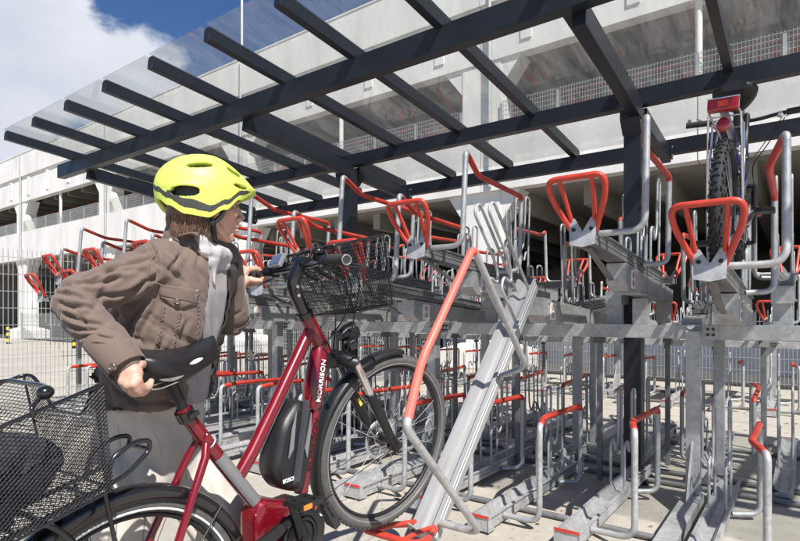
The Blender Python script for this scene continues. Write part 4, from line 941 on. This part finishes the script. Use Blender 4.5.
limb(B,[HR,KR,AR],[.075,.05,.036]); limb(B,[HL,KL,AL],[.075,.05,.036])
# hands
def finger(pts,r): limb(B,pts,r,12,3)
# right hand over the saddle tail: (palm from wrist to knuckles, fingers curl under the saddle)
WR_=at(132,364,1.305); kn=[at(137.5,380,1.275),at(133.5,384,1.268),at(128,385,1.268),at(123,381.5,1.275)]
for q,k_ in enumerate(kn): B.tube([WR_.lerp(ELR,.05),WR_.lerp(k_,.5),k_],[.021,.0165,.0115],14); B.ell(k_,(.0122,)*3)
B.ell(WR_.lerp(kn[1],.5),(.024,.02,.026)); B.ell(WR_.lerp(kn[3],.55),(.02,.02,.024))
for q,k_ in enumerate(kn):
    a=k_+Vector((.003,.015,-.020)); b=a+Vector((.002,.030,-.004)); c=b+Vector((-.002,.018,.014)); L_=[1,1.06,1,.82][q]; a=k_.lerp(a,L_);b=a+(b-a)*L_
    finger([k_,a,b,c],[.0112,.0098,.0090,.0078])
finger([WR_+Vector((.006,.0,.0)),at(139,365,1.305),at(143,364,1.33),at(147,366,1.36)],[.015,.0125,.0110,.009])
# left hand on the grip
kl=[Gc+ga*(o_)+bkv*.026+upv*h_ for o_,h_ in ((-.036,.020),(-.013,.027),(.010,.025),(.032,.017))]
for q,k_ in enumerate(kl): B.tube([WL_,WL_.lerp(k_,.5)+bkv*.004,k_],[.025,.020,.0140],14); B.ell(k_,(.0138,)*3)
B.ell(WL_.lerp(kl[1],.5),(.026,.024,.026)); B.tube([WL_,WL_.lerp(ELL,.25)],[.026,.030],16)
for q,k_ in enumerate(kl):
    f_=[1,1.05,1,.86][q]; a=Gc+ga*(k_-Gc).dot(ga)-bkv*.024*f_+upv*.024*f_; b=Gc+ga*((k_-Gc).dot(ga)-.003)-bkv*.032*f_-upv*.010; c=Gc+ga*((k_-Gc).dot(ga)-.004)-bkv*.008-upv*.027; finger([k_,a,b,c],[.0135,.0112,.0100,.0086])
finger([WL_-ga*.012,Gc-ga*.042+bkv*.032-upv*.020,Gc-ga*.058+bkv*.020-upv*.024,Gc-ga*.070-upv*.026],[.018,.0140,.0118,.0095])
bme=remeshed(B,.0034,3); bme.materials.append(skin)
co=coords(bme); IH=np.array(HM.inverted()); loc=co@IH[:3,:3].T+IH[:3,3]; nm=normals(bme)
d=np.zeros(len(co))
for s in (-1,1):
    q=((loc[:,0]-.088)/.022)**2+((loc[:,1]-s*.031)/.017)**2+((loc[:,2]-.002)/.013)**2; d-=.010*np.exp(-q)
    q=((loc[:,0]-.085)/.02)**2+((loc[:,1]-s*.030)/.02)**2+((loc[:,2]-.021)/.006)**2; d+=.003*np.exp(-q)
q=((loc[:,0]-.095)/.02)**2+((loc[:,1])/.018)**2+((loc[:,2]+.0635)/.0022)**2; d-=.0035*np.exp(-q)
setco(bme,co+nm*d[:,None])
body=padd('body',bme,root) if False else link('person',bme)
# the continuous body mesh IS the person; clothing, hair and helmet are its children
bpy.data.objects.remove(root); root=body; RI=Matrix.Identity(4)
tag(root,'cyclist in neon yellow helmet and brown jacket pushing the red bicycle','person')
for s in (-1,1):
    m=MB(); m.ell(hp(.0745,s*.031,.001),(.0112,)*3,None,16,10); e=padd('eye',m.mesh('eye',mat('eye_white',(.42,.36,.33),.25)),root)
    m=MB(); m.ell(hp(.0832,s*.0335,.000),(.0042,.0055,.0055),Hd,12,8); padd('iris',m.mesh('iris',mat('iris_brown',(.05,.03,.02),.1)),e)
    m=MB(); m.tube([hp(.0945,s*.014,.017),hp(.0925,s*.032,.0215),hp(.080,s*.050,.017)],[.002,.0028,.0015],6); padd('eyebrow',m.mesh('eyebrow',hai),root)
# ---- jacket
J=MB()
secs=[(at(153,402,1.64),.152,.170),(at(158,386,1.635),.147,.170),(at(163,362,1.625),.140,.166),(at(172,325,1.62),.136,.170),(at(180,292,1.62),.128,.184),(at(185,268,1.62),.106,.186),(at(188,254,1.625),.080,.150),(at(192,244,1.63),.066,.086),(at(194,238,1.635),.062,.070)]
J.loft(dens([section(c,GT,RT,rx,ry,44) for c,rx,ry in secs],6))
limb(J,[SHR+Vector((.01,.03,-.01)),SHR.lerp(ELR,.5)+Vector((0,0,-.004)),ELR,ELR.lerp(WRR,.5),WRR+(WRR-ELR).normalized()*-.012],[.072,.056,.052,.049,.043],28,8)
limb(J,[SHL,SHL.lerp(ELL,.5),ELL,ELL.lerp(WRL,.5),WRL],[.078,.070,.060,.056,.050],24,6)
J.prism([at(112,402,1.50),at(87,377,1.51),at(99,359,1.53),at(125,350,1.54),at(150,400,1.52)],Vector((.04,.20,0)))
jm=remeshed(J,.0042,6,.6); jm.materials.append(jac); jm.materials.append(jdk)
co=coords(jm); nm=normals(jm)
def armfold(co,A,Bp,Rm,seed,amp):
    A=np.array(A);Bp=np.array(Bp); ab=Bp-A; L2=(ab**2).sum(); t=((co-A)@ab)/L2; P_=A+np.clip(t,0,1)[:,None]*ab; dv=co-P_; dist=np.linalg.norm(dv,axis=1)
    wgt=np.clip((Rm-dist)/.02,0,1)*((t>-.15)&(t<1.08))
    return t,wgt,dv
disp=np.zeros(len(co))
t1,w1,_=armfold(co,SHR,ELR,.115,1,1); t2,w2,_=armfold(co,ELR,WRR,.10,2,1); t3,w3,_=armfold(co,SHL,ELL,.11,3,1); t4,w4,_=armfold(co,ELL,WRL,.10,3,1)
axs=[(SHR,ELR,t1,w1,5.2,1.0,11,.55),(ELR,WRR,t2,w2,6.5,1.0,23,.0),(SHL,ELL,t3,w3,5,.8,31,.5),(ELL,WRL,t4,w4,5,.8,37,0)]
for i in range(len(co)):
    p=Vector(co[i]); dd=0; wsum=0
    for (A,Bq,t,w,fq,am,sd,bias) in axs:
        if w[i]<=0: continue
        ax=(Bq-A).normalized(); side=ax.cross(Vector((0,-1,0))).normalized(); rel=p-A
        a=rel.dot(ax); s_=rel.dot(side); o_=rel.dot(ax.cross(side))
        # oblique creases gathering at the elbow
        ph=a*1.0+s_*.55*math.sin(a*9+sd)+o_*.35
        n1=noise.noise(Vector((ph*17+sd,s_*3.0,o_*3.0))); n2=noise.noise(Vector((ph*34+sd*2,s_*5,o_*5)))
        near=.45+.55*math.exp(-((t[i]-(1 if bias else 0))/.42)**2)+ .3*math.exp(-((t[i]-(0 if bias else 1))/.25)**2)
        dd+=w[i]*am*near*((min(1,abs(n1)*4.2)-.75)*.0070+(min(1,abs(n2)*4)-.7)*.0012); wsum+=w[i]
    if wsum<1:
        # torso: long soft drapes and a gathered panel under the pocket
        n1=noise.noise(Vector((p.x*9,p.y*9,p.z*3.2))+Vector((4,2,7))); n2=noise.noise(Vector((p.x*22,p.y*22,p.z*11)))
        n3=noise.noise(Vector((p.x*7+p.z*9,p.y*7,p.z*16+p.x*12)))
        dd+=(1-wsum)*((min(1,abs(n1)*3.2)-.6)*.012+(min(1,abs(n2)*4)-.7)*.0014+(min(1,abs(n3)*4)-.7)*.007*max(0,1-abs(p.z-1.08)/.25))
    disp[i]=dd
# creases pressed into the cloth: valleys with a soft roll beside them
CR=[((66,276),(128,291),1),((72,296),(140,306),1.1),((82,316),(150,338),1.2),((96,336),(168,352),1.1),((112,356),(176,364),1),((122,378),(164,371),.8),((64,262),(100,268),.7),((88,300),(120,330),.6),
 ((92,263),(178,251),1),((112,246),(204,231),.9),((150,286),(218,266),1.1),((158,240),(232,214),.9),((176,293),(243,250),1),((206,205),(244,196),.7),((236,182),(252,236),.9),((250,236),(240,262),.9),((130,252),(168,240),.6),
 ((218,300),(192,352),1),((240,300),(216,366),1),((300,330),(292,384),.8),((322,205),(330,250),.7),((262,345),(250,395),.7),((200,352),(225,372),.6),((190,430),(300,452),1.0),((200,470),(310,480),.7),((165,440),(230,500),.8),((296,196),(276,236),.7),((262,210),(282,246),.5)]
CR=[(np.array((20+a[0]/1.82,141+a[1]/1.82)),np.array((20+b[0]/1.82,141+b[1]/1.82)),k) for a,b,k in CR]
px=np.stack([400+F*co[:,0]/co[:,1],Y0-F*(co[:,2]-H)/co[:,1]],1); vd=co-np.array((0,0,H)); vd/=np.linalg.norm(vd,axis=1)[:,None]; face=np.clip(-(vd*nm).sum(1)*2.2,0,1)
for a,b,k in CR:
    ab=b-a; L_=np.linalg.norm(ab); u=((px-a)@ab)/L_**2; nn=np.array((-ab[1],ab[0]))/L_; dd_=(px-a)@nn+1.6*np.sin(u*5+a[0])
    win=np.clip(1-((u-.5)/.62)**4,0,1)*(u>-.15)*(u<1.15)
    disp+=face*win*k*(-.0085*np.exp(-(dd_/1.9)**2)+.0048*np.exp(-((dd_-4.6)/2.8)**2)+.0040*np.exp(-((dd_+4.8)/3.0)**2))
setco(jm,co+nm*disp[:,None])
# open front: remove a wedge of faces from hem to neck
bm=bmesh.new(); bm.from_mesh(jm); kill=[]
def axis_at(z):
    for (c0,_,_),(c1,_,_) in zip(secs[:-1],secs[1:]):
        if z<=c1.z: t=(z-c0.z)/(c1.z-c0.z); return c0.lerp(c1,t)
    return secs[-1][0]
zlo,zhi=secs[0][0].z,secs[-1][0].z
for f in bm.faces:
    c=f.calc_center_median(); ac=axis_at(max(zlo,min(zhi,c.z))); r=c-ac; fw_=r.dot(GT); rt=r.dot(RT)
    if abs(rt)>.12 or fw_<.0: 
        if not (c.z>zhi-.004 and r.length<.09): continue
    ang=math.degrees(math.atan2(rt,fw_)); u=(c.z-zlo)/(zhi-zlo)
    if (-34-6*u<ang<12+10*max(0,u-.6) and fw_>0) or (c.z>zhi-.004 and r.length<.09): kill.append(f)
    if c.z<zlo-.05 and r.length<.12: kill.append(f)
kill=list(set(kill)); bmesh.ops.delete(bm,geom=kill,context='FACES')
for _ in range(3):
    bv=[v for v in bm.verts if v.is_boundary]
    new={v:sum((e.other_vert(v).co for e in v.link_edges if e.is_boundary),Vector())/max(1,sum(1 for e in v.link_edges if e.is_boundary)) for v in bv}
    for v in bv: v.co=v.co.lerp(new[v],.5)
for f in bm.faces:
    c=f.calc_center_median(); ac=axis_at(max(zlo,min(zhi,c.z))); r=c-ac; ang=math.degrees(math.atan2(r.dot(RT),r.dot(GT)))
    if -88<ang<-30 and r.length<.19 and zlo+.02<c.z<zhi-.06: f.material_index=1
bm.to_mesh(jm); bm.free()
jo=padd('jacket',jm,root); s=jo.modifiers.new('s','SOLIDIFY'); s.thickness=.004; s.offset=-1; s.material_offset=1
dg=bpy.context.evaluated_depsgraph_get(); bvj=BVHTree.FromPolygons([v.co.copy() for v in jm.vertices],[list(p.vertices) for p in jm.polygons])
CAM=Vector((0,0,H))
def hit(x,y,off=.002,bv=None):
    d=(at(x,y,1)-CAM).normalized(); l,n,i,ds=(bv or bvj).ray_cast(CAM,d)
    if l is None: return at(x,y,1.5),-d
    if n.dot(d)>0: n=-n
    return l+n*off,n
def patch(name,poly,m_,parent,off=.003,th=.003,sub=7):
    # cloth piece following the jacket surface; outline given as four corners
    c=[Vector((p[0],p[1],0)) for p in poly]; vs=[];fs=[]
    for i in range(sub+1):
        for j in range(sub+1):
            q=(c[0].lerp(c[1],i/sub)).lerp(c[3].lerp(c[2],i/sub),j/sub); vs.append(hit(q.x,q.y,off)[0])
    for i in range(sub):
        for j in range(sub): a=i*(sub+1)+j; fs.append((a,a+1,a+sub+2,a+sub+1))
    b=MB(); b.add(vs,fs,True); o=padd(name,b.mesh(name,m_),parent); s=o.modifiers.new('s','SOLIDIFY'); s.thickness=th; s.offset=1; return o
pk=patch('pocket_flap',[(158,283),(197,290),(196,304),(160,296)],jac,jo,.004,.003)
patch('pocket_flap_point',[(160,296),(196,304),(179,309),(174,307)],jac,pk,.004,.003,5)
def button(x,y,r,parent):
    l,n=hit(x,y,.008); b=MB(); b.cyl(l-n*.004,l+n*.003,r,16); b.torus(l+n*.003,n,r*.8,r*.22,20,6); o=padd('button',b.mesh('button',but),parent)
button(177,301,.0075,pk)
def seam(pts,parent,r=.0016,puck=0,name='seam',n=40,off=.001,m_=jac):
    P=[]; 
    for i in range(n+1):
        u=i/n*(len(pts)-1); k=min(len(pts)-2,int(u)); t=u-k; x=pts[k][0]*(1-t)+pts[k+1][0]*t; y=pts[k][1]*(1-t)+pts[k+1][1]*t
        l,nn=hit(x+(puck*math.sin(i*2.1)),y,off+abs(puck)*.0012*(1+math.sin(i*1.9))); P.append(l)
    b=MB(); b.tube(P,r,6); padd(name,b.mesh(name,m_),parent)
seam([(154,283),(200,291)],jo); seam([(164,306),(160,330),(156,358)],jo,.0028,.7,n=36); seam([(180,312),(176,335),(170,362)],jo,.0028,.7,n=36); seam([(198,292),(199,320),(196,360)],jo,.003,.6,n=44)
seam([(158,250),(150,262),(147,280)],jo,.0014)
# cuff
def cuff(E,Wr,r,name='cuff'):
    d=(Wr-E).normalized(); b=MB(); rings=[]
    for u,rr in ((-.075,r*1.05),(-.070,r*1.10),(-.02,r*1.05),(.022,r*1.03),(.026,r*.98),(.015,r*.90),(-.02,r*.88)):
        c=Wr+d*u; a=d.cross(Z).normalized(); e=d.cross(a); rings.append([c+(a*math.cos(2*pi*k/32)*(1+.03*math.sin(k))+e*math.sin(2*pi*k/32)*.92)*rr for k in range(32)])
    b.loft(rings,cap=False); return padd(name,b.mesh(name,jac),jo)
ck_=cuff(ELR,WRR+(WRR-ELR).normalized()*-.012,.0475); cl_=cuff(ELL,WRL,.052)
d=(WRR-ELR).normalized(); bvc=BVHTree.FromPolygons([v.co.copy() for v in ck_.data.vertices],[list(p.vertices) for p in ck_.data.polygons])
l,n=hit(113.5,367,.003,bvc); b=MB(); b.cyl(l-n*.004,l+n*.003,.0085,16); b.torus(l+n*.003,n,.007,.0018,20,6); padd('button',b.mesh('button',but),ck_)
# collar
rings=[]
for u in range(29):
    t=math.radians(35+u*(290-0)/28)   # around the neck, open in front
    dirv=GT*math.cos(t)+RT*math.sin(t)*-1
    cc_=at(193,240,1.635); k=1+.0*u
    ring=[]
    for (rr,zz) in ((.070,-.012),(.066,.026),(.069,.034),(.078,.030),(.094,-.018),(.090,-.022),(.076,.0)):
        ring.append(cc_+dirv*(rr+.004*math.sin(u*1.3))+Z*(zz+.010*math.cos(t-pi))+GT*.004)
    rings.append(ring)
b=MB(); b.loft(rings,smooth=True); padd('collar',b.mesh('collar',jac),jo)
patch('collar_flap',[(170,238),(197,232),(209,262),(193,250)],jac,jo,.005,.004,8)
# ---- shirt and scarf
Sx=MB(); Sx.loft(dens([section(c+GT*.010,GT,RT,rx-.020,ry-.030,40) for c,rx,ry in secs[:7]],5)); sm_=remeshed(Sx,.007,2); sm_.materials.append(shd)
co=coords(sm_); nm=normals(sm_); dsp=np.array([(.5-abs(noise.noise(Vector((p[0]*16,p[1]*16,p[2]*5))))*2)*.009 for p in co]); setco(sm_,co+nm*dsp[:,None]); padd('shirt',sm_,root)
rings=[]
sc=MB()
cc_=at(197,246,1.63)
for L_,(rz_,zz,rr) in enumerate(((.062,.020,.020),(.070,-.004,.024),(.068,-.030,.022))):
    P=[]
    for k in range(40):
        t=2*pi*k/40; dirv=GT*math.cos(t)+RT*math.sin(t); P.append(cc_+dirv*(rz_+.006*math.sin(3*t+L_*2))+Z*(zz-.030*max(0,math.cos(t))+.008*math.sin(2*t+L_)))
    sc.tube(P,[rr*(1+.18*math.sin(k*1.7+L_)) for k in range(40)],10,closed=True)
P=[cc_+GT*(.075+.012*u)+RT*(.012+.01*math.sin(u*2))+Z*(-.03-.30*u) for u in [i/10 for i in range(11)]]
sc.tube(P[:4],[.018,.015,.011,.006],12)
sm_=remeshed(sc,.005,2); sm_.materials.append(shr); co=coords(sm_); nm=normals(sm_); dsp=np.array([(.45-abs(noise.noise(Vector((p[0]*38,p[1]*38,p[2]*14))))*2)*.008 for p in co]); setco(sm_,co+nm*dsp[:,None]); padd('scarf',sm_,root)
# ---- trousers
Tm=MB(); 
Tm.loft(dens([section(at(153,400,1.66),GT,RT,.115,.150,40),section(C_hip+Z*.03,GT,RT,.130,.172,40),section(C_hip-Z*.08,GT,RT,.125,.175,40),section(C_hip-Z*.15,GT,RT,.100,.160,40)],3))
limb(Tm,[HR-Z*.04,HR.lerp(KR,.5),KR,KR.lerp(AR,.6),AR+Z*.01],[.108,.100,.086,.080,.078],28,8); limb(Tm,[HL-Z*.04,HL.lerp(KL,.5),KL,KL.lerp(AL,.6),AL+Z*.01],[.108,.100,.086,.080,.078],28,8)
tm=remeshed(Tm,.009,4,.6); tm.materials.append(tro); co=coords(tm); nm=normals(tm)
dsp=np.array([(min(1,abs(noise.noise(Vector((p[0]*9+p[2]*4,p[1]*9,p[2]*3.0))))*4)-.7)*.015+noise.noise(Vector((p[0]*20,p[1]*20,p[2]*9)))*.006 for p in co]); setco(tm,co+nm*dsp[:,None]); padd('trousers',tm,root)
for (A_,nm_) in ((AR,0),(AL,1)):
    b=MB(); rings=[]
    for x,hw,h0,h1 in ((-.085,.028,.0,.06),(-.06,.036,.0,.10),(.0,.038,.0,.105),(.06,.042,.0,.075),(.12,.046,.0,.055),(.165,.038,.0,.045),(.185,.015,.004,.03)):
        rings.append([Vector((A_.x,A_.y,0))+GT*x+RT*hw*math.cos(t)+Z*(h0+(h1-h0)*(.5+.5*math.copysign(abs(math.sin(t))**.6,math.sin(t)))) for t in [2*pi*k/20 for k in range(20)]])
    b.loft(rings); padd('shoe',b.mesh('shoe',M['black']),root)
# ---- hair
b=MB(); rnd=random.Random(8)
for i in range(1100):
    a=rnd.uniform(math.radians(75),math.radians(285)); x=-.01+.092*math.cos(a); y=.080*math.sin(a)
    if math.cos(a)>.1: x+=.0
    z0=rnd.uniform(-.045,.0); Ls=rnd.uniform(.045,.085)*(1.1 if math.cos(a)<-.3 else .8)
    P=[hp(x*.98,y*.96,z0)]
    for k in range(1,5): u=k/4; P.append(hp(x*(1-.12*u)+rnd.uniform(-.004,.004),y*(1-.16*u)+rnd.uniform(-.004,.004),z0-Ls*u)+GL*0)
    b.tube(P,[.0026,.0026,.0024,.0018,.0008],4,cap=False)
b.ell(hp(-.03,0,-.035),(.075,.076,.055),Hd,24,14)
padd('hair',b.mesh('hair',hai),root)
# ---- helmet
def hel(phi,v):
    c=math.cos(phi); s=math.sin(phi)
    # lower edge height by azimuth (front .03, ear -.055, nape -.015, back rising)
    K=[(0,.042),(25,.034),(50,.010),(72,-.028),(92,-.056),(118,-.052),(142,-.030),(160,-.012),(180,.0)]
    dg_=abs((math.degrees(phi)+180)%360-180)
    for (a0,z0),(a1,z1) in zip(K[:-1],K[1:]):
        if a0<=dg_<=a1: t=(dg_-a0)/(a1-a0); t=t*t*(3-2*t); zb=z0+(z1-z0)*t; break
    z=zb+(.142-zb)*v; top=.142
    if z>.03: q=min(1,(z-.03)/(top-.03)); sh_=math.sqrt(max(0,1-q*q))
    else: q=(.03-z)/.09; sh_=1-.10*q*q
    if z>.055:
        q=min(1,(z-.055)/(top-.055)); sf=max(0,1-q)**.60
    else: sf=1-.22*min(1,max(0,(.055-z)/.05))**1.2
    blend=max(0,c)**1.5; sx=sh_*(1-blend)+sf*blend
    x=(.146 if c>0 else .138)*c*sx-.0; y=.106*s*(sh_ if c<0 else sh_*(1-.22*blend))
    if c<0: x-=.004*math.sin(pi*min(1,max(0,v)))
    return Vector((x,y,z)),zb
NP,NV=360,150; vs=[];ZB=[];hs=[]
for j in range(NV+1):
    v=j/NV; v=1-(1-v)**1.35
    for i in range(NP):
        p,zb=hel(2*pi*i/NP,min(v,.9995)); vs.append(p); ZB.append(zb)
vents=[(-.030,.092,.038,.0105,12),(-.066,.010,.037,.0145,4),(.070,.090,.028,.0090,-20),(.086,.050,.022,.0066,0)]
def isvent(p):
    if abs(p.y)<.018: return False
    for (cx,cz,hx,hz,an) in vents:
        a=math.radians(an); dx=p.x-cx; dz=p.z-cz; u=dx*math.cos(a)+dz*math.sin(a); w=-dx*math.sin(a)+dz*math.cos(a)
        if abs(u/hx)**2.4+abs(w/hz)**2.4<1: return True
    for cy in (0,):
        if abs(p.y)<.013 and (-.085<p.x<-.02 or .0<p.x<.07): return True
    return False
def ridge(p):   # raised lip above the big rear vent and crease lines
    d=0
    u=(p.x+.045)/.06; w=(p.z-.115-.012*u)/.0035
    if abs(u)<1: d-=.003*math.exp(-w*w)
    if p.z<.06: d+=.004*math.exp(-((p.x+.068)/.05)**2)*math.exp(-((p.z-.026)/.010)**2)
    return d
fs=[];mi=[]
pv=[]
for k,p in enumerate(vs):
    r=Vector((p.x,p.y,p.z-.02)); r.normalize(); pv.append(p+r*ridge(p))
me=bpy.data.meshes.new('helmet')
for j in range(NV):
    for i in range(NP):
        q=(j*NP+i,j*NP+(i+1)%NP,(j+1)*NP+(i+1)%NP,(j+1)*NP+i); c=(vs[q[0]]+vs[q[2]])/2; h=c.z-ZB[q[0]]
        if isvent(c): continue
        low=.015+.006*max(0,-c.x/.14)
        hi_=.030+.012*max(0,min(1,(.02-c.x)/.06))*(1 if c.x>-.11 else .5)
        fs.append(q); mi.append(1 if (low<h<hi_ and c.z<.045) else 0)
me.from_pydata([tuple(hp(*p)) for p in pv],[],fs); me.materials.append(neo); me.materials.append(hdk); me.materials.append(hdk)
me.polygons.foreach_set('material_index',mi); me.polygons.foreach_set('use_smooth',[True]*len(fs)); me.update()
he=padd('helmet',me,root); s=he.modifiers.new('s','SOLIDIFY'); s.thickness=.016; s.offset=-1 if True else 1
bm=bmesh.new(); bm.from_mesh(me); bmesh.ops.recalc_face_normals(bm,faces=bm.faces); bm.to_mesh(me); bm.free()
m=MB(); vs2=[]
for j in range(25):
    for i in range(48):
        p,_=hel(2*pi*i/48,min(.999,1-(1-j/24)**1.35)); vs2.append(hp(p.x*.86,p.y*.86,.012+(p.z-.012)*.87))
m.add(vs2,[(j*48+i,j*48+(i+1)%48,(j+1)*48+(i+1)%48,(j+1)*48+i) for j in range(24) for i in range(48)],True); padd('helmet_liner',m.mesh('helmet_liner',M['black']),he)
m=MB()
for s in (-1,1):
    for A_ in ((.045,.012),(-.035,-.03)):
        P=[hp(A_[0],s*.089,A_[1]),hp((A_[0]+.012)*.6,s*.086,-.045),hp(.012,s*.080,-.068)]
        m.tube(P,.0075,8,flat=.25)
    m.tube([hp(.012,s*.080,-.066),hp(.020,s*.066,-.100),hp(.034,s*.030,-.124),hp(.040,0,-.129)],.0085,8,flat=.3)
    m.ell(hp(.012,s*.083,-.066),(.009,.004,.011),Hd)
m.tube([hp(.036,-.028,-.124),hp(.030,-.042,-.150),hp(.034,-.05,-.168)],.006,8,flat=.3)
padd('strap',m.mesh('strap',M['black']),he)

# silver crescents on the saddle flank, pocket and side seams of the trousers
sdo=[o for o in bk.children if o.name.startswith('saddle')][0]
bvs=BVHTree.FromPolygons([BM@v.co for v in sdo.data.vertices],[list(p.vertices) for p in sdo.data.polygons]); BI=BM.inverted()
for (x0,y0,x1,y1,hw) in ((159,379,184,375,1.6),(189,364,203,358,2.2)):
    vs=[];n_=12
    for i in range(n_+1):
        u=i/n_; x=x0+(x1-x0)*u; y=y0+(y1-y0)*u+2.0*math.sin(pi*u)*(1 if hw<2 else 0); h_=hw*math.sin(pi*u)**.7+.02
        for sg in (-1,1): vs.append(BI@hit(x,y+sg*h_,.0012,bvs)[0])
    b=MB(); b.add(vs,[(2*i,2*i+1,2*i+3,2*i+2) for i in range(n_)],True); link('saddle_flash',b.mesh('saddle_flash',M['letter']),sdo)
bvt=BVHTree.FromPolygons([v.co.copy() for v in tm.vertices],[list(p.vertices) for p in tm.polygons]); tro_o=[o for o in root.children if o.name.startswith('trousers')][0]
for pts in ([(118,424),(121,470),(116,520)],[(150,428),(158,440),(161,456)],[(178,430),(186,470),(188,520)]):
    P=[]
    for i in range(31):
        u=i/30*(len(pts)-1); k=min(len(pts)-2,int(u)); t=u-k; x=pts[k][0]*(1-t)+pts[k+1][0]*t; y=pts[k][1]*(1-t)+pts[k+1][1]*t; P.append(hit(x,y,.0006,bvt)[0])
    b=MB(); b.tube(P,.0015,5); padd('seam',b.mesh('seam',tro),tro_o)
